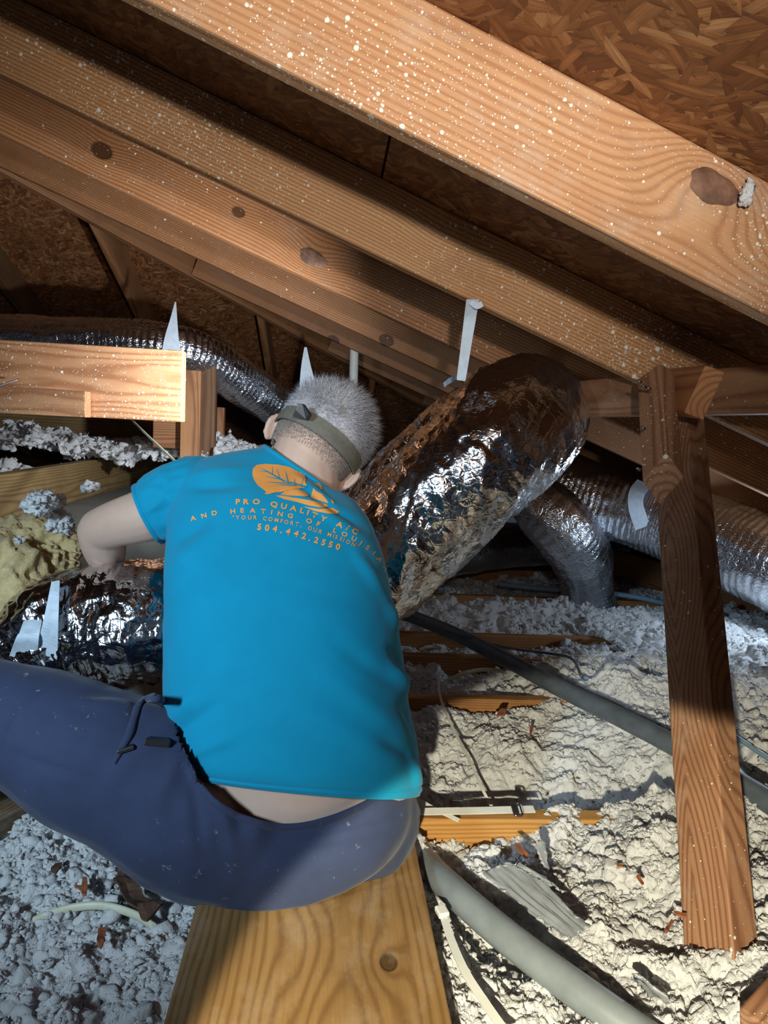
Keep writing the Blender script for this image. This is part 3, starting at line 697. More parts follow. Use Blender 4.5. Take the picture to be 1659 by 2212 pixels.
# yellow glass wool
def blob(name, c, rad, mat, s, amp, label, cat, kq=9, n=5, kind=None):
    bm = bmesh.new(); bmesh.ops.create_icosphere(bm, subdivisions=n, radius=1)
    V = np.array([v.co[:] for v in bm.verts]); q = V*np.asarray(rad)
    d = fbm(q*kq+s, 4, s)*amp+ridged(q*kq*3+s, 3, s+4)*amp*.30+amp*.12*ridged(q*kq*9, 2, s+9)
    W_ = q+V*d[:, None]+np.asarray(c)
    for v, w_ in zip(bm.verts, W_): v.co = w_
    return tag(bm_obj(name, bm, mat, None, True), label, cat, None, kind)
blob('glass_wool', P(55, 1245, 1.56), (.15, .10, .13), M['yellow'], 3, .05, 'pale yellow glass wool bulging beside the bare elbow', 'insulation', 8, 6)
blob('glass_wool', P(-60, 1360, 1.45), (.14, .08, .14), M['yellow'], 5, .05, 'lower lump of yellow glass wool at the left edge beside the crumpled duct', 'insulation', 8, 6)
for k, (px, py, d, r) in enumerate(((132, 1128, 1.46, .022), (38, 1172, 1.45, .012), (66, 1236, 1.44, .010))):
    wool_clump(P(px, py, d), (r, r, r*1.1), 21+k, ['white wool tuft on top of the yellow glass wool', 'small white tuft on the face of the yellow glass wool, upper left', 'small white tuft low on the yellow glass wool'][k])

for c, w, s_ in TUFTS:
    wool_clump(c, (w*.5, w*.9, w*.28), s_, 'larger white wool tuft lying on the olive joist' if w > .05 else 'small white wool tuft lying on the olive joist')

# ------------------------------------------------------------------ hanger straps and pipe at the back
def strap(pts, w, label, side=None, nm='hanger_strap'):
    return tag(ribbon(nm, pts, w, .002, M['strap'], None, 30, side), label, 'strap')
strap([P(379, 652, 2.62), P(375, 690, 2.6), P(371, 728, 2.59), P(369, 775, 2.6)], [.004, .026, .050, .075], 'pale strap flaring down onto the duct above the cut beam end', RT)
strap([P(660, 750, 3.0), P(661, 790, 3.0), P(664, 830, 3.0), P(667, 890, 3.0)], [.010, .040, .066, .09], 'pale strap flaring down behind the worker hair', RT)
s3 = strap([onY(1021, 648, 1.475), P(1015, 690, 1.49), P(1007, 745, 1.5), P(999, 800, 1.50), P(996, 822, 1.50)], [.026, .025, .022, .020, .018], 'pale strap hanging from the second rafter to the big duct', RT)
adopt(ribbon('strap_tail', [onY(1018, 652, 1.478), onY(1030, 661, 1.476), onY(1042, 656, 1.474)], .012, .002, M['strap'], None, 10, UP), s3)
strap([P(985, 812, 1.95), P(972, 822, 1.93), P(960, 832, 1.95)], .014, 'scrap of pale strap at the upper left rim of the big duct', UP)
strap([P(1392, 1042, 2.84), P(1376, 1065, 2.80), P(1374, 1095, 2.785), P(1388, 1140, 2.80)], .06, 'pale band round the long foil duct beside the strut', RT)
o = tube('white_pipe', [P(766, 735, 3.32), P(764, 810, 3.32), P(761, 950, 3.32), P(757, 1100, 3.32)], .0205, M['pvc'], None, 12, 24); tag(o, 'white plastic pipe standing behind the worker head', 'pipe')
blob('foam_dab', P(1279, 868, 1.74), (.012, .01, .014), M['nylon'], 8, .004, 'white dab of sealant on the purlin beside the big duct', 'sealant', 60, 3)
M['knot'] = simple('knot_heartwood', (.17, .085, .05), .7, 0, .5, 45, .9, 70)
for rf_, (px, py), (ra, rb), lab in (('rafter', (1543, 404), (.036, .0205), 'large dark knot with a cracked rim'), ('rafter.002', (676, 556), (.043, .024), 'oval knot, paler in its middle')):
    rf = bpy.data.objects[rf_]; yf = .875 if rf_ == 'rafter' else 2.095; c = onY(px, py, yf); V = [c+np.array([0, -.0022, 0])]; F = []
    for ri, k_ in ((1, .55), (2, .92), (3, 1.0)):
        for j in range(36):
            t_ = 2*math.pi*j/36; w_ = 1+.07*math.sin(3*t_+1)+.04*math.sin(7*t_)
            V.append(c+RDIR*ra*k_*w_*math.cos(t_)+RN*rb*k_*w_*math.sin(t_)*(1 if math.sin(t_) < 0 else .9)+np.array([0, (-.0020, -.0012, .001)[ri-1], 0]))
    for j in range(36):
        j2 = (j+1) % 36; F.append([0, 1+j2, 1+j])
        for r0_ in (0, 36): F.append([1+r0_+j, 1+r0_+j2, 37+r0_+j2, 37+r0_+j])
    kb = adopt(mesh_obj('knot', V, F, M['knot'], None, True), rf); kb['label'] = lab
c = onY(1613, 418, .862)
wool_clump(c, (.0045, .005, .015), 33, 'wisp of white wool caught beside the big knot on the nearest rafter', .0035)

# ------------------------------------------------------------------ pipes, hoses and cables on the joists
o = tube('dark_hose', [onz(760, 1290, .05), onz(870, 1325, .04), onz(980, 1368, .045), onz(1100, 1428, .045), onz(1220, 1492, .05), onz(1330, 1545, .055), onz(1460, 1612, .055), onz(1600, 1695, .05), onz(1700, 1755, .05)],
         [.024]*9, M['pipe_dark'], None, 90, 20); tag(o, 'thick dark grey insulated hose running diagonally across the joists and behind the strut', 'hose')
o = tube('grey_pipe', [onz(880, 1790, -.075), onz(920, 1862, -.035), onz(975, 1920, -.003), onz(1060, 1995, .008), onz(1170, 2082, .006), onz(1290, 2170, .0), onz(1420, 2262, -.01)],
         .0235, M['pipe'], None, 70, 24); tag(o, 'smooth grey plastic pipe lying in the insulation at lower right', 'pipe')
o = tube('blue_pipe', [onz(1080, 1262, .03), onz(1170, 1272, .03), onz(1290, 1279, .03), onz(1380, 1291, .03), onz(1470, 1312, .03)], .012, M['pipe_blue'], None, 40, 14); tag(o, 'blue grey tube lying along the farthest joist under the foil elbow', 'pipe')
o = tube('thin_wire', [onz(960, 1358, .07), onz(1080, 1396, .06), onz(1190, 1412, .05), onz(1236, 1424, .045), onz(1256, 1462, .03)], .0045, M['pipe_dark'], None, 40, 10); tag(o, 'thin slate wire above the dark hose', 'cable')
o = tube('thin_wire', [onz(1262, 1462, .03), onz(1300, 1482, .03), onz(1340, 1500, .02), onz(1420, 1512, .01)], .007, M['pipe_blue'], None, 20, 10); tag(o, 'short blue grey wire end in the clumpy insulation left of the strut', 'cable')
o = tube('blue_wire', [onz(1590, 1592, .04), onz(1640, 1625, .04), onz(1720, 1680, .04)], .006, M['pipe_blue'], None, 16, 10); tag(o, 'bright blue wire at the right edge behind the strut', 'cable')
o = tube('grey_pipe', [onz(1575, 1660, .0), onz(1640, 1735, .0), onz(1730, 1830, .0)], .022, M['pipe'], None, 20, 20); tag(o, 'grey pipe at the right edge behind the foot of the strut', 'pipe')
o = tube('grey_cable', [onz(1560, 1325, .05), onz(1610, 1375, .05), onz(1650, 1420, .05), onz(1720, 1500, .05)], .008, M['pipe'], None, 20, 10); tag(o, 'grey cable slanting down at the right edge, above the joist stub', 'cable')
o = tube('yellowed_cable', [onz(20, 2020, -.03), onz(85, 1984, .006), onz(150, 1962, .016), onz(225, 1957, .02), onz(300, 1980, .018), onz(350, 2020, .012), onz(385, 2072, .004), onz(405, 2130, -.02)],
         .0062, M['cable'], None, 60, 12, flat=.6); tag(o, 'yellowed cable looping out of the insulation at lower left', 'cable')
o = tube('pale_cable', [onz(970, 1470, .0), onz(1000, 1455, .025), onz(1050, 1446, .03), onz(1095, 1452, .01)], .006, M['cable'], None, 24, 10); tag(o, 'short arc of pale cable against the brown stiffener board', 'cable')
o = tube('pale_cable', [onz(905, 1404, .02), onz(925, 1397, .03), onz(950, 1400, .02)], .006, M['cable'], None, 14, 10); tag(o, 'short pale cable end in the shade just right of the shirt', 'cable')
o = ribbon('thin_tie', [onz(948, 1452, .05), onz(950, 1500, .045), onz(975, 1565, .02), onz(1010, 1632, .012), onz(1040, 1700, -.0), onz(1062, 1742, -.02)], .006, .0016, M['nylon'], None, 40, (1, 0, .2)); tag(o, 'thin white nylon tie standing up through the lit insulation', 'cable tie')
zt = empty('cable_tie', onz(1010, 1750, .028)); tag(zt, 'flat white strap with a dark buckle lying across the joist beside the shirt hem', 'cable tie')
adopt(ribbon('strap', [onz(862, 1753, .026), onz(930, 1752, .030), onz(1040, 1750, .032), onz(1154, 1747, .030)], .0165, .002, M['nylon'], None, 30, (0, 1, .25)), zt)
bc = onz(1117, 1748, .036)
def rect_loop(name, c, w, h, r, mat, ax, ay, root):
    pts = [c+ax*w*math.cos(t)*.5*min(1.25, 1/max(abs(math.cos(t)), abs(math.sin(t))))+ay*h*math.sin(t)*.5*min(1.25, 1/max(abs(math.cos(t)), abs(math.sin(t)))) for t in np.linspace(0, 2*math.pi, 21)]
    return adopt(tube(name, pts, r, mat, None, 60, 8, cap=False), root)
rect_loop('buckle', bc, .016, .030, .0022, M['metal'], np.array([1, 0, 0.]), unit([0, 1, .3]), zt)
adopt(board('buckle_plate', bc+np.array([-.010, 0, 0]), bc+np.array([.001, 0, .0]), .026, .006, (0, -.3, 1), M['black'], bev=.0015), zt)
o = ribbon('white_strip', [onz(885, 1716, .03), onz(930, 1742, .022), onz(992, 1772, .012)], .009, .0016, M['nylon'], None, 16, (.3, 1, .3)); tag(o, 'narrow white strip slanting under the flat strap', 'cable tie')
z2 = empty('cable_tie', onz(955, 1970, .02)); tag(z2, 'white cable tie with a square head lying beside the plank edge', 'cable tie')
adopt(ribbon('strap', [onz(957, 1975, .020), onz(975, 2030, .022), onz(1005, 2098, .024), onz(1048, 2165, .022), onz(1100, 2240, .018)], .0115, .002, M['nylon'], None, 40, (1, .35, .15)), z2)
hc = onz(954, 1968, .022)
adopt(board('tie_head', hc+np.array([-.002, .009, 0]), hc+np.array([.003, -.010, -.001]), .017, .009, (0, .0, 1), M['nylon'], bev=.002), z2)

# torn grey sheet, flakes, chips
def sheet(name, corners, nu, nv, mat, amp, s, label, cat, t=.0016, curl=0.):
    a, b_, c_, d_ = [np.asarray(q, float) for q in corners]; V = []
    for i in range(nu):
        u_ = i/(nu-1)
        for j in range(nv):
            v_ = j/(nv-1); q = (a*(1-u_)+b_*u_)*(1-v_)+(d_*(1-u_)+c_*u_)*v_
            q = q+np.array([0, 0, amp*float(fbm(np.array([[u_*9, v_*2.5, s]]), 3, s)[0])+curl*(v_-.35)**2])
            if i in (0, nu-1) or j in (0, nv-1): q = q+np.array([1, 1, 0])*.004*float(vnoise(np.array([[u_*17, v_*17, 1.]]), s)[0])
            V.append(q)
    o = mesh_obj(name, V, grid_faces(nu, nv, False).tolist(), mat); m = o.modifiers.new('t', 'SOLIDIFY'); m.thickness = t
    return tag(o, label, cat)
sheet('torn_sheet', [onz(1040, 1882, .022), onz(1130, 1858, .044), onz(1272, 2010, .036), onz(1228, 2036, .018)], 30, 60, M['tape'], .0022, 3, 'torn grey sheet lying crumpled on the insulation beside the grey pipe', 'sheet', curl=.012)
sheet('torn_sheet', [onz(1090, 1862, .052), onz(1140, 1866, .056), onz(1222, 1928, .05), onz(1180, 1905, .046)], 8, 20, M['tape'], .003, 6, 'narrow lifted flap above the crumpled grey sheet', 'sheet')
sheet('grey_sliver', [onz(1156, 1815, .05), onz(1178, 1815, .05), onz(1186, 1880, .02), onz(1174, 1880, .02)], 6, 16, M['tape'], .002, 9, 'small grey sliver standing up behind the crumpled sheet', 'sheet')
sheet('torn_sheet', [onz(1363, 2106, .03), onz(1380, 2102, .035), onz(1455, 2170, .02), onz(1400, 2150, .005)], 8, 16, M['tape'], .003, 11, 'dark shard of sheet poking out near the foot of the strut', 'sheet')
def chip(px, pts, z, t, mat, label, cat='chip', group=None, bend=.003):
    return flat_chip('wood_chip', [onz(x, y, z)[:2] for x, y in pts], z, t, mat, label, cat, group, bend)
fl = chip(0, [(262, 1860), (285, 1872), (300, 1900), (312, 1930), (352, 1952), (340, 1962), (318, 1985), (302, 1972), (280, 1955), (262, 1925), (246, 1897), (252, 1880)], .040, .004, M['bark'], 'large ragged flake of brown bark in the insulation at lower left', 'bark', None, .006)
fl.name = 'bark_flake'
for pts, m, lab in (([(160, 1912), (178, 1910), (180, 1896), (188, 1898), (186, 1930), (176, 1928), (174, 1918)], 'chip', 'small forked red chip left of the bark flake'),
                    ([(212, 2002), (226, 2000), (228, 2030), (218, 2048), (210, 2046)], 'chip', 'brown chip below the yellowed cable'),
                    ([(108, 1880), (120, 1862), (134, 1862), (132, 1874), (118, 1888)], 'bark', 'dark scrap of bark near the left edge'),
                    ([(1432, 2010), (1450, 1984), (1456, 1986), (1444, 2006), (1438, 2018)], 'chip', 'reddish stick on the white insulation left of the strut'),
                    ([(1112, 1822), (1122, 1822), (1144, 1845), (1140, 1850), (1124, 1836)], 'chip', 'reddish chip just in front of the lit joist'),
                    ([(1073, 1545), (1083, 1526), (1096, 1530), (1090, 1543)], 'chip', 'orange chip at the back of the lit bay'),
                    ([(1144, 1590), (1146, 1570), (1152, 1570), (1149, 1588)], 'chip', 'tiny upright chip in the middle of the lit bay'),
                    ([(1374, 1890), (1382, 1888), (1392, 1904), (1386, 1906)], 'chip', 'tan splinter right of the crumpled grey sheet'),
                    ([(1455, 1968), (1484, 1972), (1484, 1978), (1460, 1974)], 'chip', 'brown splinter against the left face of the strut'),
                    ([(1332, 1866), (1346, 1864), (1346, 1871), (1333, 1872)], 'joist', 'blunt tan chip right of the small grey sliver'),
                    ([(180, 1775), (240, 1800), (238, 1808), (186, 1800)], 'chip', 'splintered wood scrap at the edge of the trousers')):
    chip(0, pts, .036 if m == 'chip' else .03, .003, M[m], lab)
# boards at the right, beyond the strut
o = board('slanting_board', onz(1318, 1215, .07), onz(1720, 1330, .0), .038, .15, (0, 0, 1), M['far_wood']); tag(o, 'brown board slanting down to the right behind the strut under the long duct', 'board')
o = board('joist_stub', onz(1540, 1448, -.02), onz(1642, 1462, -.02), .06, .09, (0, 0, 1), M['joist']); tag(o, 'short stub of joist at the right of the strut', 'joist')
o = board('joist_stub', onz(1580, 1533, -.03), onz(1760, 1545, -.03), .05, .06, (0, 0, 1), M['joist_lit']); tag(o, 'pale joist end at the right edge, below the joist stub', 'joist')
o = board('loose_board', onz(1640, 2230, .05), onz(1760, 2090, .08), .05, .03, (0, 0, 1), M['strut']); tag(o, 'corner of a loose board at the lower right of the frame', 'board')

# ------------------------------------------------------------------ the worker
FH = unit([FW[0], FW[1], 0]); ZV = np.array([0, 0, 1.])
def ring_params(rings):
    out = []
    for (l, r_, nd, t, lean) in rings:
        d = nd+t; a_, b_ = P(*l, d), P(*r_, d); c = (a_+b_)/2; A = (b_-a_)/2
        B = FH*math.cos(lean)-ZV*math.sin(lean); B = unit(B-A*(B@A)/(A@A))
        out.append(np.r_[c, A, B*t])
    return np.array(out)
def loft(rings, nu, nv, ex=2.3, shrink=1.):
    K = catmull(ring_params(rings), nu); V = []
    th = np.linspace(0, 2*np.pi, nv, endpoint=False)
    ct = np.sign(np.cos(th))*np.abs(np.cos(th))**(2/ex); st = np.sign(np.sin(th))*np.abs(np.sin(th))**(2/ex)
    V = K[:, None, 0:3]+shrink*(ct[None, :, None]*K[:, None, 3:6]+st[None, :, None]*K[:, None, 6:9])
    return V.reshape(-1, 3), K
def project(V):
    q = V-CAM; k = q@FW
    return 829.5+FPX*(q@RT)/k, 1106-FPX*(q@UP)/k, k
def normals_of(V, F):
    F = np.asarray(F); n = np.zeros_like(V)
    fn = np.cross(V[F[:, 2]]-V[F[:, 0]], V[F[:, 3]]-V[F[:, 1]])
    for k in range(4): np.add.at(n, F[:, k], fn)
    return n/np.maximum(np.linalg.norm(n, axis=1), 1e-12)[:, None]
def folds(V, N, segs, near):
    """raise or sink soft folds along lines on the cloth; each (x0,y0,x1,y1,width,height)"""
    x, y, k = project(V); out = np.zeros(len(V))
    for (x0, y0, x1, y1, w, h) in segs:
        L2 = (x1-x0)**2+(y1-y0)**2; t = np.clip(((x-x0)*(x1-x0)+(y-y0)*(y1-y0))/L2, 0, 1)
        d = np.hypot(x-x0-t*(x1-x0), y-y0-t*(y1-y0))
        out += h*np.exp(-(d/w)**2)*np.sin(np.pi*(.08+.84*t))
    return V+N*(out*near)[:, None]

worker = empty('person', onz(640, 1880, .038))
tag(worker, 'grey haired worker in blue shirt and navy trousers, sitting on the plank', 'person')
RINGS = [((386, 1660), (905, 1712), 1.015, .140, .36), ((373, 1600), (904, 1630), 1.012, .140, .22), ((362, 1490), (884, 1500), 1.025, .135, .2),
         ((360, 1380), (868, 1390), 1.045, .13, .25), ((362, 1270), (850, 1300), 1.075, .125, .3), ((364, 1170), (830, 1215), 1.115, .115, .35),
         ((371, 1085), (802, 1140), 1.16, .105, .4), ((392, 1022), (778, 1098), 1.205, .09, .35), ((470, 987), (760, 1080), 1.235, .072, .3), ((572, 968), (743, 1082), 1.252, .062, .2)]
skin_b = NB('skin'); _n = skin_b.noise(skin_b.tc.outputs['Object'], 22, 4, .6)
_c = skin_b.mix(skin_b.rng(_n, .3, .7), (.56, .375, .285), (.62, .41, .315)); skin_b.bs.inputs['Subsurface Weight'].default_value = .12
skin_b.bs.inputs['Subsurface Radius'].default_value = (.008, .003, .0015)
M['skin'] = skin_b.out(_c, .55, 0, skin_b.bump(skin_b.noise(skin_b.tc.outputs['Object'], 350, 3), .12, .001), .35)
M['shirt'] = fabric('shirt_cotton', (.0015, .262, .43), .05, 1100)
M['trousers'] = fabric('trouser_cotton', (.034, .046, .095), .12, 800, lint=.6)
M['print'] = simple('orange_print', (.90, .36, .08), .6, 0, .06)
M['hair'] = simple('grey_hair', (.52, .50, .52), .55, 0, .38, 26)
M['stubble'] = simple('short_grey_hair', (.26, .23, .21), .7, 0, .25, 60)
M['headstrap'] = simple('head_strap_webbing', (.17, .155, .12), .85, 0, .2, 60, .5, 700)

# ---- body: one continuous skin, fused from closed solids
HC = P(690, 955, 1.355); _ang = math.radians(34)
eR = RT*math.cos(_ang)-UP*math.sin(_ang); eU0 = RT*math.sin(_ang)+UP*math.cos(_ang); _pt = math.radians(20)
eU = eU0*math.cos(_pt)+FW*math.sin(_pt); eF = FW*math.cos(_pt)-eU0*math.sin(_pt)
HR = (.084, .098, .108)   # right, forward, up
def hd(r_, f_, u_): return HC+eR*r_+eF*f_+eU*u_
bV, bF = [], []
def addm(V, F):
    o_ = len(bV); bV.extend([tuple(v) for v in V]); bF.extend([[i+o_ for i in f] for f in F])
def ell(c, axes, n=24):
    th = np.linspace(0, np.pi, n); ph = np.linspace(0, 2*np.pi, 2*n, endpoint=False); A = np.asarray(axes)
    V = [c+A[2]*math.cos(t)+(A[0]*math.cos(f)+A[1]*math.sin(f))*math.sin(t) for t in th for f in ph]
    addm(V, grid_faces(n, 2*n).tolist())
def limb(pts, rad, n=30, nv=18, flat=1.):
    A = catmull(np.c_[np.asarray(pts), rad], n); C = A[:, :3]; R = A[:, 3]; T, N, B = path_frames(C)
    th = np.linspace(0, 2*np.pi, nv, endpoint=False)
    V = (C[:, None]+R[:, None, None]*(np.cos(th)[None, :, None]*N[:, None]+flat*np.sin(th)[None, :, None]*B[:, None])).reshape(-1, 3)
    addm(V, grid_faces(n, nv).tolist()+[list(range(nv))[::-1], [(n-1)*nv+k for k in range(nv)]])
    for e in (0, -1): ell(C[e], (N[e]*R[e], B[e]*R[e]*flat, T[e]*R[e]*.8), 8)
brings = [((470, 1850), (790, 1815), 1.10, .08, .0), ((440, 1785), (840, 1760), 1.058, .10, .0), ((425, 1715), (865, 1715), 1.028, .12, .05)]+[(a_, b_, nd+.012, t-.010, l) for a_, b_, nd, t, l in RINGS[:9]]
BVv, _ = loft(brings, 60, 48, 2.2, .955); nb = 60
addm(BVv, grid_faces(nb, 48).tolist()+[list(range(48))[::-1], [(nb-1)*48+k for k in range(48)]])
limb([P(640, 1090, 1.33), P(660, 1035, 1.335), hd(0, -.008, -.05), hd(0, .0, .0)], [.075, .066, .064, .066])
ell(HC+eU*.012, (eR*HR[0], eF*HR[1], eU*(HR[2]-.012)))
ell(hd(0, .035, -.062), (eR*.062, eF*.062, eU*.062), 18)                      # jaw
ell(hd(0, .093, -.095), (eR*.022, eF*.018, eU*.018), 12)                      # chin
limb([hd(0, .096, .015), hd(0, .112, -.018), hd(0, .116, -.034)], [.009, .011, .014], 10, 12)   # nose
ell(hd(0, .097, .03), (eR*.05, eF*.012, eU*.012), 12)                         # brow
ell(hd(0, .095, -.066), (eR*.026, eF*.010, eU*.005), 10); ell(hd(0, .094, -.077), (eR*.023, eF*.010, eU*.006), 10)   # lips
for s_ in (-1, 1):                                                               # ears
    c = hd(s_*.0845, .004, -.026)
    ell(c, (unit(eR*s_-eF*.75)*.013, unit(eF+eR*s_*.75)*.006, eU*.028-eF*.006), 14)
    limb([c+eU*.023+eR*s_*.009-eF*.010, c+eU*.006+eR*s_*.014-eF*.014, c-eU*.014+eR*s_*.011-eF*.008, c-eU*.026+eR*s_*.003], [.005, .0055, .005, .005], 16, 10)
# left arm, bent, reaching into the wool
limb([P(455, 1075, 1.30), P(400, 1085, 1.29), P(320, 1112, 1.275), P(255, 1130, 1.295), P(216, 1144, 1.325)], [.058, .055, .049, .043, .040])
limb([P(216, 1144, 1.325), P(222, 1168, 1.35), P(228, 1195, 1.385), P(233, 1222, 1.43), P(240, 1245, 1.48)], [.041, .042, .038, .030, .026], 24)
def hand(w, fwd_, out_, nrm):
    """palm with four fingers and a thumb; w wrist, fwd_ along the palm, out_ toward the thumb, nrm back of the hand"""
    fwd_, nrm = unit(fwd_), unit(nrm); out_ = unit(np.cross(nrm, fwd_))*(1 if np.dot(np.cross(nrm, fwd_), out_) > 0 else -1)
    ell(w+fwd_*.045, (out_*.040, nrm*.015, fwd_*.052), 14)
    for k, (o_, L, c_) in enumerate(((.028, .070, .5), (.009, .078, .6), (-.010, .072, .7), (-.028, .058, .8))):
        b0_ = w+fwd_*.085+out_*o_; d1 = unit(fwd_-nrm*.35*c_); d2 = unit(fwd_-nrm*1.2*c_); d3 = unit(fwd_*.5-nrm*1.8*c_)
        j1 = b0_+d1*L*.45; j2 = j1+d2*L*.32; j3 = j2+d3*L*.25
        limb([b0_-fwd_*.03, b0_, j1, j2, j3], [.010, .0095, .0085, .008, .007], 16, 10)
    t0 = w+fwd_*.025+out_*.030; t1 = t0+unit(out_*.8+fwd_*.7-nrm*.3)*.035; t2 = t1+unit(out_*.35+fwd_-nrm*.5)*.03
    limb([t0-out_*.02, t0, t1, t2], [.012, .0125, .011, .0085], 14, 10)
wl = P(240, 1245, 1.48); hand(wl, P(262, 1275, 1.56)-wl, RT, UP*.6-FW*.5)
# right arm, in front of him and out of sight, steadying the duct
limb([P(700, 1150, 1.34), P(752, 1190, 1.39), P(735, 1255, 1.47), P(690, 1320, 1.50)], [.058, .052, .044, .040])
limb([P(690, 1320, 1.50), P(640, 1315, 1.53), P(580, 1290, 1.54)], [.040, .036, .027], 20)
wr = P(580, 1290, 1.54); hand(wr, P(530, 1275, 1.55)-wr, UP, -FW)
# legs inside the trousers
limb([P(500, 1790, 1.12), P(330, 1700, 1.10), P(200, 1640, 1.09), P(60, 1565, 1.08), P(-60, 1515, 1.08)], [.10, .095, .083, .068, .064])
ankL = onz(-190, 1760, .07)
limb([P(-60, 1515, 1.08), P(-150, 1620, 1.12), ankL], [.064, .058, .040])
kR = P(740, 1480, 1.50); aR = P(735, 1520, 1.78)
limb([P(760, 1790, 1.17), P(760, 1640, 1.32), kR], [.10, .085, .062]); limb([kR, (kR+aR)/2+np.array([0, .02, .02]), aR], [.062, .055, .040])
def remeshed(name, V, F, vox, mat, smooth=6):
    me = bpy.data.meshes.new(name); me.from_pydata(V, [], F); me.update(); bm = bmesh.new(); bm.from_mesh(me)
    bmesh.ops.recalc_face_normals(bm, faces=bm.faces); bm.to_mesh(me); bm.free()
    o = bpy.data.objects.new(name, me); COL.objects.link(o)
    m = o.modifiers.new('r', 'REMESH'); m.mode = 'VOXEL'; m.voxel_size = vox; m.use_smooth_shade = True
    m2 = o.modifiers.new('s', 'SMOOTH'); m2.iterations = smooth; m2.factor = .5
    dg = bpy.context.evaluated_depsgraph_get(); dg.update(); me2 = bpy.data.meshes.new_from_object(o.evaluated_get(dg))
    o.modifiers.clear(); o.data = me2; bpy.data.meshes.remove(me); me2.name = name
    me2.materials.clear(); me2.materials.append(mat); me2.polygons.foreach_set('use_smooth', [True]*len(me2.polygons))
    return o
body = adopt(remeshed('body', bV, bF, .0045, M['skin'], 5), worker)

# ---- shirt
nu_, nv_ = 190, 220
SV, SK = loft(RINGS, nu_, nv_, 2.35); SF = grid_faces(nu_, nv_)
SN = normals_of(SV, SF); cc_ = SK[:, 0:3].repeat(nv_, 0); sg_ = np.sign(((SV-cc_)*SN).sum(1)); SN *= np.where(sg_.mean() > 0, 1, -1)
near = np.clip(-(SN@FW)*3+.2, 0, 1); uu = np.repeat(np.linspace(0, 1, nu_), nv_)
SHF = [(690, 1440, 895, 1600, 26, .004), (640, 1520, 880, 1660, 30, .0035), (720, 1390, 870, 1490, 18, -.003), (838, 1300, 880, 1375, 13, .007), (845, 1395, 885, 1450, 12, -.006),
       (850, 1440, 900, 1505, 13, .007), (868, 1520, 905, 1585, 13, -.005), (362, 1560, 420, 1500, 18, .006), (366, 1600, 470, 1520, 14, -.004), (380, 1640, 520, 1585, 16, .0035),
       (640, 1030, 745, 1110, 9, .005), (660, 1060, 790, 1140, 9, -.005), (620, 1045, 800, 1180, 12, .0035), (400, 1030, 540, 1010, 13, .004), (410, 1055, 520, 1045, 11, -.004),
       (370, 1180, 450, 1120, 16, -.004), (368, 1240, 470, 1150, 22, .0035), (760, 1180, 835, 1290, 13, .004), (560, 1330, 400, 1540, 36, .003), (820, 1600, 905, 1640, 12, -.004), (890, 1630, 905, 1720, 9, .006)]
SV = folds(SV, SN, [(*f_[:5], f_[5]*1.55) for f_ in SHF], near)
SV = SV+SN*(.0022*fbm(SV*np.array([9, 9, 14]), 3, 61)*np.clip(uu*6, 0, 1))[:, None]
hem = np.exp(-((uu-.022)/.010)**2)*.0016-np.exp(-((uu-.038)/.004)**2)*.0022
SV = SV+SN*hem[:, None]
shirt = mesh_obj('shirt', SV, SF.tolist(), M['shirt']); md = shirt.modifiers.new('t', 'SOLIDIFY'); md.thickness = .0025; md.offset = -1
adopt(shirt, worker)
sh_bvh = BVHTree.FromPolygons([tuple(v) for v in SV], SF.tolist())
# collar rib and hem line
ck = SV[(nu_-1)*nv_:(nu_-1)*nv_+nv_]; ck2 = np.r_[ck[::6], ck[:1]]
adopt(tube('collar', ck2+ZV*.000, .0045, M['shirt'], None, 120, 10, cap=False), shirt)
# left sleeve
def open_tube(name, pts, rad, mat, nu, nv, disp=None, thick=.0025):
    o = tube(name, pts, rad, mat, None, nu, nv, disp, cap=False); m = o.modifiers.new('t', 'SOLIDIFY'); m.thickness = thick; m.offset = 0; return o
def slv(sg, tg, rg):
    p = np.c_[np.cos(tg).ravel()*2.2, np.sin(tg).ravel()*2.2, sg.ravel()*16]
    L = sg.max(); e = .0025*np.exp(-((sg-L*.93)/.003)**2)
    return .0045*ridged(p, 2, 71).reshape(sg.shape)*np.clip((L-sg)/.03, .25, 1)-e
sl = open_tube('sleeve', [P(470, 1085, 1.295), P(425, 1078, 1.285), P(385, 1085, 1.275), P(350, 1098, 1.268), P(318, 1112, 1.265)], [.060, .073, .070, .061, .056], M['shirt'], 90, 110, slv)
adopt(sl, shirt)

# ---- print on the back, laid on the cloth
FONTC = {}
def glyph(ch, bold):
    key = (ch, bold)
    if key in FONTC: return FONTC[key]
    c = bpy.data.curves.new('g', 'FONT'); c.body = ch; c.offset = bold; c.resolution_u = 3
    o = bpy.data.objects.new('g', c); COL.objects.link(o); dg = bpy.context.evaluated_depsgraph_get(); dg.update()
    me = bpy.data.meshes.new_from_object(o.evaluated_get(dg)); bm = bmesh.new(); bm.from_mesh(me)
    bmesh.ops.triangulate(bm, faces=bm.faces); V = np.array([v.co[:2] for v in bm.verts]) if len(bm.verts) else np.zeros((0, 2))
    F = [[v.index for v in f.verts] for f in bm.faces]; bm.free(); bpy.data.meshes.remove(me); bpy.data.objects.remove(o); bpy.data.curves.remove(c)
    FONTC[key] = (V, F); return V, F
PV, PF = [], []
def lay(px, F, eps=.0009):
    """drop flat print (picture outline) onto the cloth of the back"""
    o_ = len(PV); ok = []
    for (x, y) in px:
        d = Vector(ray(x, y)).normalized(); h = sh_bvh.ray_cast(Vector(CAM), d)
        if h[0] is None: ok.append(False); PV.append((0, 0, 0))
        else:
            n = h[1] if h[1].dot(d) < 0 else -h[1]
            ok.append(True); PV.append(tuple(h[0]+n*eps))
    for f in F:
        if all(ok[i] for i in f): PF.append([i+o_ for i in f])
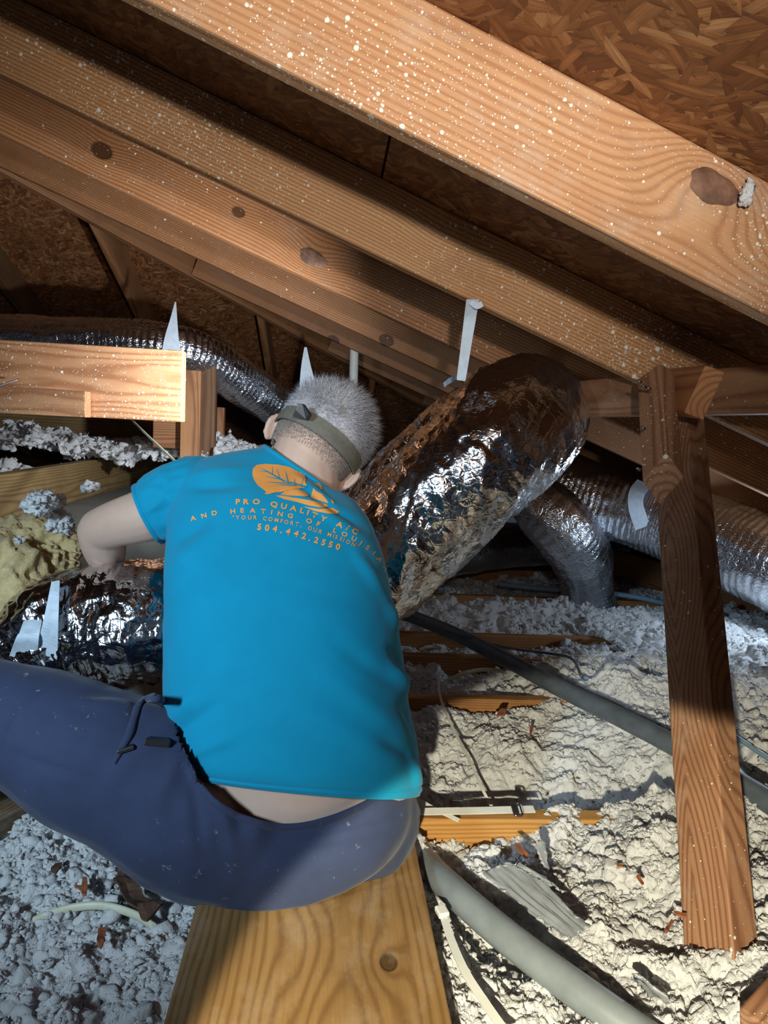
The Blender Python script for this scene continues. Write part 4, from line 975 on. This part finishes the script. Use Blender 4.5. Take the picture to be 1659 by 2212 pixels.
def cropxy(pts): return [(380+x*.3255, 840+y*.3255) for x, y in pts]
def text_on(txt, base, hpx, bold=.0, wide=1.):
    B = catmull(np.array(cropxy(base)), 300); s_ = np.r_[0, np.cumsum(np.hypot(*np.diff(B, axis=0).T))]
    T = np.gradient(B, axis=0); T /= np.linalg.norm(T, axis=1)[:, None]
    sc = hpx/.70; G = [glyph(c, bold) if c != ' ' else None for c in txt]
    wd = [(g[0][:, 0].max()-g[0][:, 0].min())*sc*wide if g else .42*sc*wide for g in G]
    gap = (s_[-1]-sum(wd))/max(1, len(txt)-1); x = 0
    for g, w_ in zip(G, wd):
        if g:
            V, F = g; gx = x+(V[:, 0]-V[:, 0].min())*sc*wide; m = np.interp(x+w_/2, s_, np.arange(len(s_)))
            i = int(m); t = T[i]; n = np.array([t[1], -t[0]])
            pts = B[i]+(gx-x-w_/2)[:, None]*t+(V[:, 1]*sc)[:, None]*n
            lay(pts, F)
        x += w_+gap
text_on('PRO QUALITY A/C', [(400, 767), (490, 767), (563, 769), (665, 787), (735, 802), (805, 817), (872, 838), (955, 870), (1012, 893), (1093, 922), (1150, 946), (1200, 972)], 10.6, .034, 1.3)
text_on('AND HEATING OF LOUISIANA', [(104, 877), (190, 856), (255, 840), (365, 830), (435, 823), (510, 823), (575, 828), (628, 833), (690, 846), (765, 860), (875, 891), (940, 911), (1035, 949), (1095, 971), (1155, 999), (1230, 1042), (1300, 1100), (1370, 1190), (1410, 1290)], 9.4, .028, 1.25)
text_on('\u201cYOUR COMFORT, OUR MISSION\u201d', [(375, 868), (480, 868), (545, 869), (600, 876), (700, 891), (830, 919), (900, 944), (970, 966), (1090, 1008), (1210, 1062)], 8.2, .014, 1.05)
text_on('504.442.2550', [(540, 935), (610, 943), (665, 951), (740, 967), (795, 981), (850, 998), (920, 1021), (965, 1036), (1015, 1051), (1085, 1072)], 12.6, .034, 1.05)
def poly_on(pts, eps=.0009):
    bm = bmesh.new(); px = cropxy(pts); f = bm.faces.new([bm.verts.new((x, y, 0)) for x, y in px])
    bmesh.ops.triangulate(bm, faces=[f])
    for _ in range(3):
        lg = [e for e in bm.edges if e.calc_length() > 7]
        if lg: bmesh.ops.subdivide_edges(bm, edges=lg, cuts=1); bmesh.ops.triangulate(bm, faces=bm.faces)
    bm.verts.index_update(); V = [(v.co.x, v.co.y) for v in bm.verts]; F = [[v.index for v in q.verts] for q in bm.faces]; bm.free(); lay(V, F, eps)
poly_on([(583, 706), (600, 690), (588, 676), (545, 645), (518, 608), (507, 570), (510, 532), (533, 508), (590, 500), (680, 506), (750, 520), (812, 552), (845, 572), (848, 532), (856, 575), (846, 605), (866, 640), (868, 655), (840, 660), (780, 656), (720, 655), (665, 662), (625, 682)])
poly_on([(692, 703), (735, 675), (800, 668), (862, 690), (882, 712), (860, 716), (800, 712), (740, 710)])
poly_on([(893, 722), (903, 690), (912, 660), (930, 680), (968, 700), (1000, 738), (1012, 760), (950, 742)])
poly_on([(664, 712), (700, 710), (770, 722), (880, 740), (1000, 768), (1012, 785), (960, 790), (880, 775), (800, 752), (720, 735)])
poly_on([(845, 782), (950, 800), (1040, 792), (1082, 815), (1070, 833), (1020, 831), (920, 812)])
poly_on([(915, 632), (945, 627), (968, 645), (972, 668), (958, 672), (952, 650), (935, 640)])
poly_on([(1030, 732), (1046, 752), (1048, 766), (1032, 756)])
print_ = mesh_obj('back_print', PV, PF, M['print'], None, True); print_['kind'] = 'stuff'; adopt(print_, shirt); print_['label'] = 'orange lettering and leaf emblem printed on the back of the shirt'
PV, PF = [], []
def vein(a_, b_, w):
    a_, b_ = np.array(a_, float), np.array(b_, float); n = np.array([-(b_-a_)[1], (b_-a_)[0]]); n = n/np.linalg.norm(n); m_ = (a_*.35+b_*.65)
    poly_on([tuple(a_+n*w), tuple(m_+n*w*.6), tuple(b_), tuple(m_-n*w*.6), tuple(a_-n*w)], .0014)
for a_, b_, w in (((868, 655), (700, 610), 7), ((720, 617), (548, 520), 6), ((640, 572), (640, 515), 3), ((690, 600), (668, 530), 3.5), ((745, 625), (725, 545), 4.5), ((790, 640), (785, 595), 4.5),
                  ((700, 606), (575, 580), 3.5), ((760, 632), (590, 622), 4), ((800, 645), (660, 640), 4), ((610, 556), (545, 545), 2.5), ((830, 655), (852, 575), 3)):
    vein(a_, b_, w)
vn = mesh_obj('print_veins', PV, PF, M['shirt'], None, True); adopt(vn, shirt)

# ---- trousers: a soft shell with an open waist
tV0, tF0 = bV, bF; bV, bF = [], []
TR = [((405, 1600), (885, 1660), 1.045, .120, .10), ((378, 1690), (888, 1705), 1.024, .135, .08), ((352, 1770), (886, 1752), .998, .150, .04), ((372, 1840), (862, 1800), 1.008, .140, .0), ((425, 1893), (800, 1840), 1.025, .115, 0), ((510, 1900), (720, 1860), 1.06, .06, 0)]
TV, _ = loft(TR, 50, 56, 2.25); addm(TV, grid_faces(50, 56)[:, ::-1].tolist()+[list(range(56)), [49*56+k for k in range(56)][::-1]])
limb([P(560, 1790, 1.12), P(440, 1752, 1.105), P(325, 1690, 1.095), P(200, 1636, 1.085), P(90, 1580, 1.08), P(0, 1545, 1.08), P(-60, 1518, 1.08)], [.120, .128, .118, .108, .095, .084, .078])
limb([P(-60, 1518, 1.08), P(-150, 1622, 1.12), ankL+np.array([0, 0, .03])], [.078, .072, .055])
limb([P(750, 1770, 1.17), P(755, 1640, 1.32), kR], [.122, .095, .076]); limb([kR, (kR+aR)/2+np.array([0, .02, .02]), aR+np.array([0, 0, .03])], [.076, .068, .052])
trs = remeshed('trousers', bV, bF, .006, M['trousers'], 10)
CUT = np.array([(330, 1560), (386, 1585), (412, 1650), (430, 1692), (462, 1728), (515, 1760), (570, 1776), (612, 1783), (660, 1779), (720, 1762), (780, 1736), (830, 1708), (905, 1690), (930, 1690)], float)
bm = bmesh.new(); bm.from_mesh(trs.data); tv = np.array([v.co[:] for v in bm.verts]); px_, py_, pk_ = project(tv)
up_ = (py_ < np.interp(px_, CUT[:, 0], CUT[:, 1])) & (px_ > 386) & (pk_ < 1.34)
bm.verts.ensure_lookup_table(); kill = [f for f in bm.faces if any(up_[v.index] for v in f.verts)]
bmesh.ops.delete(bm, geom=kill, context='FACES')
for v in list(bm.verts):
    if not v.link_faces: bm.verts.remove(v)
rim = [v for v in bm.verts if v.is_boundary]
for v in rim:
    x_, y_, k_ = project(np.array([v.co[:]]))
    if 395 < x_[0] < 900 and k_[0] < 1.2: v.co += Vector(UP*((y_[0]-np.interp(x_[0], CUT[:, 0], CUT[:, 1]))*k_[0]/FPX))
bm.to_mesh(trs.data); bm.free()
me = trs.data; nV = len(me.vertices); tv = np.empty(nV*3); me.vertices.foreach_get('co', tv); tv = tv.reshape(-1, 3)
tn = np.empty(nV*3); me.vertices.foreach_get('normal', tn); tn = tn.reshape(-1, 3)
tnear = np.clip(-(tn@FW)*2.5+.4, 0, 1)
TRF = [(505, 1560, 520, 1800, 15, -.010), (535, 1580, 560, 1830, 18, .006), (455, 1600, 500, 1860, 16, .006), (480, 1760, 470, 1900, 22, -.005), (400, 1600, 350, 1720, 18, .005), (15, 1620, 205, 1690, 7, -.005), (205, 1690, 300, 1770, 9, -.004),
       (8, 1620, 40, 1530, 6, -.004), (40, 1530, 120, 1490, 6, -.004), (150, 1500, 360, 1500, 12, -.005), (180, 1520, 380, 1530, 14, .004), (230, 1690, 350, 1580, 22, .005), (120, 1620, 260, 1600, 26, .004),
       (300, 1500, 290, 1560, 12, -.007), (600, 1840, 850, 1790, 9, -.002), (640, 1812, 880, 1752, 5, -.003), (420, 1700, 440, 1860, 14, -.006), (700, 1760, 880, 1720, 8, .003)]
tv = folds(tv, tn, TRF, tnear); tv = tv+tn*(.0035*fbm(tv*11, 3, 81))[:, None]
me.vertices.foreach_set('co', tv.ravel()); me.update()
md = trs.modifiers.new('t', 'SOLIDIFY'); md.thickness = .003; md.offset = -1
adopt(trs, worker)
# waistband along the cut edge
bm = bmesh.new(); bm.from_mesh(me); rp = np.array([v.co[:] for v in bm.verts if v.is_boundary]); bm.free()
x_, y_, k_ = project(rp); m_ = (k_ < 1.12) & (x_ > 425) & (x_ < 850); rp = rp[m_][np.argsort(x_[m_])]
wb = np.array([rp[abs(np.linspace(0, 1, len(rp))-t) < .04].mean(0) for t in np.linspace(0, 1, 26)])
adopt(tube('waistband', wb-FW*.001-UP*.004, .0075, M['trousers'], None, 120, 12, flat=.5), trs)
# pocket welt and the dark clip in it, lying on the cloth
tr_bvh = BVHTree.FromPolygons([tuple(v.co) for v in me.vertices], [tuple(p_.vertices) for p_ in me.polygons])
def on_cloth(x, y, off, dflt=1.0):
    d = Vector(ray(x, y)).normalized(); h = tr_bvh.ray_cast(Vector(CAM), d)
    return np.array(h[0]-d*off) if h[0] is not None else P(x, y, dflt)
adopt(tube('pocket_welt', [on_cloth(x, y, .001) for x, y in ((246, 1650), (262, 1618), (280, 1585), (290, 1552), (300, 1525), (318, 1510), (338, 1508), (354, 1518), (364, 1542))], [.003, .005, .006, .006, .006, .006, .006, .005, .003], M['trousers'], None, 60, 12), trs)
ck_ = adopt(board('pocket_clip', on_cloth(316, 1600, .003), on_cloth(366, 1604, .003), .018, .010, UP, M['black'], cutA=(.5, 0), bev=.002), trs); ck_['label'] = 'black clip in the trouser pocket'
adopt(board('pocket_clip', on_cloth(258, 1622, .002), on_cloth(290, 1612, .002), .012, .006, UP, M['black'], cutA=(.6, 0), bev=.0015), trs)
for nm, a_ in (('shoe', ankL), ('shoe', aR)):
    bV, bF = [], []
    f_ = unit(np.array([-.35, 1, 0])) if a_ is ankL else unit(np.array([.1, 1, 0])); sd = np.array([f_[1], -f_[0], 0])
    fl_ = .040
    ell(np.array([a_[0], a_[1], fl_+.038])+f_*.06, (f_*.135, sd*.046, ZV*.036)); ell(np.array([a_[0], a_[1], fl_+.055]), (f_*.055, sd*.044, ZV*.055), 14)
    adopt(remeshed(nm, bV, bF, .006, M['black'], 4), worker)

# ---- hair
def scalp(r_, f_, u_): v = np.array([r_/HR[0], f_/HR[1], u_/HR[2]]); v /= np.linalg.norm(v); return hd(v[0]*HR[0], v[1]*HR[1], v[2]*HR[2]), unit(eR*v[0]/HR[0]+eF*v[1]/HR[1]+eU*v[2]/HR[2]), v
def strands(n, cond, length, rad, seed, lean):
    rg = np.random.default_rng(seed); V = []; F = []; k = 0
    while k < n:
        v = unit(rg.normal(size=3))
        if not cond(v, rg): continue
        p_, nr, _ = scalp(v[0]*HR[0], v[1]*HR[1], v[2]*HR[2]); L = length(v)*rg.uniform(.7, 1.25)
        t1 = unit(nr+lean(v)+rg.normal(size=3)*.28); t2 = unit(t1+lean(v)*.8+rg.normal(size=3)*.25-ZV*.05)
        a_ = unit(np.cross(t1, rg.normal(size=3))); b_ = np.cross(t1, a_); o_ = len(V); p_ = p_-nr*.001
        for c_, r_ in ((p_, rad), (p_+t1*L*.55, rad*.8)):
            for q_ in range(3): V.append(c_+r_*(a_*math.cos(q_*2.094)+b_*math.sin(q_*2.094)))
        V.append(p_+t1*L*.55+t2*L*.5)
        for q_ in range(3):
            F.append([o_+q_, o_+(q_+1) % 3, o_+3+(q_+1) % 3, o_+3+q_]); F.append([o_+3+q_, o_+3+(q_+1) % 3, o_+6])
        k += 1
    return V, F
hair_line = lambda v: (v[2] > -.02 and v[1] < .62) or (v[2] > .45)
V, F = strands(11000, lambda v, r_: hair_line(v), lambda v: .010+.022*max(0, min(1, (v[2]-.05)/.5)), .00042, 5, lambda v: eF*.25-eU*.25*(1 if v[2] < .4 else -.2)+eR*.22)
hair = mesh_obj('hair', V, F, M['hair'], None, True); hair['kind'] = 'stuff'; adopt(hair, worker)
V, F = strands(9000, lambda v, r_: -.50 < v[2] <= .02 and v[1] < .35 and r_.random() < (v[2]+.55)/.45, lambda v: .0035, .0004, 6, lambda v: -eU*.9)
stb = mesh_obj('neck_stubble', V, F, M['stubble'], None, True); stb['kind'] = 'stuff'; stb['label'] = 'short grey stubble on the nape'; adopt(stb, worker)
# cap of short under-hair so that the scalp does not show
V = []; nU, nVv = 40, 80
for i in range(nU):
    for j in range(nVv):
        th = math.pi*.5*(1-i/(nU-1))*1.02; ph = 2*math.pi*j/nVv; v = (math.cos(ph)*math.sin(th), math.sin(ph)*math.sin(th), math.cos(th))
        p_, n_, _ = scalp(v[0]*HR[0], v[1]*HR[1], v[2]*HR[2]); V.append(p_+n_*(.0015+.0035*(1-i/(nU-1)*0)*.4+.0015*float(vnoise(np.array([p_*120]), 3)[0])))
F = [f for f in grid_faces(nU, nVv).tolist() if True]
V = [v for v in V]; keep = []
for f in F:
    c = np.mean([V[i] for i in f], 0)-HC; 
    if c@eF < .062 or c@eU > .05: keep.append(f)
adopt(mesh_obj('under_hair', V, keep, M['hair']), worker)

# ---- head torch strap round the head
V = []; nS = 90
for i in range(nS):
    ph = 2*math.pi*i/nS; tl = -.004+.012*math.sin(ph)
    for (du, k_) in ((-.015, 1.045), (-.015, 1.08), (0, 1.09), (.015, 1.08), (.015, 1.045), (0, 1.04)):
        V.append(hd(math.cos(ph)*HR[0]*k_, math.sin(ph)*HR[1]*k_, tl+du))
F = grid_faces(nS, 6).tolist()+[[(nS-1)*6+j, (nS-1)*6+(j+1) % 6, (j+1) % 6, j] for j in range(6)]
hs = mesh_obj('head_strap', V, F, M['headstrap'], None, False); adopt(hs, worker); hs['label'] = 'grey brown elastic head torch strap'
def wedge(name, pts, t, mat, root):
    pts = [np.asarray(p_, float) for p_ in pts]; n_ = unit(np.cross(pts[1]-pts[0], pts[2]-pts[0])); m = len(pts)
    V = pts+[p_+n_*t for p_ in pts]; F = [list(range(m))[::-1], [m+k for k in range(m)]]+[[k, (k+1) % m, m+(k+1) % m, m+k] for k in range(m)]
    return adopt(mesh_obj(name, V, F, mat, None, False), root)
dz = 1.355-.114
wedge('strap_clip', [P(638, 901, dz), P(645, 888, dz-.004), P(650, 873, dz-.004), P(659, 874, dz-.005), P(674, 897, dz-.006), P(667, 908, dz-.002)], .006, M['black'], hs)
lampb = adopt(board('torch_body', hd(-.022, .108, .01), hd(.022, .108, .01), .030, .032, eU, M['black'], bev=.005), hs)
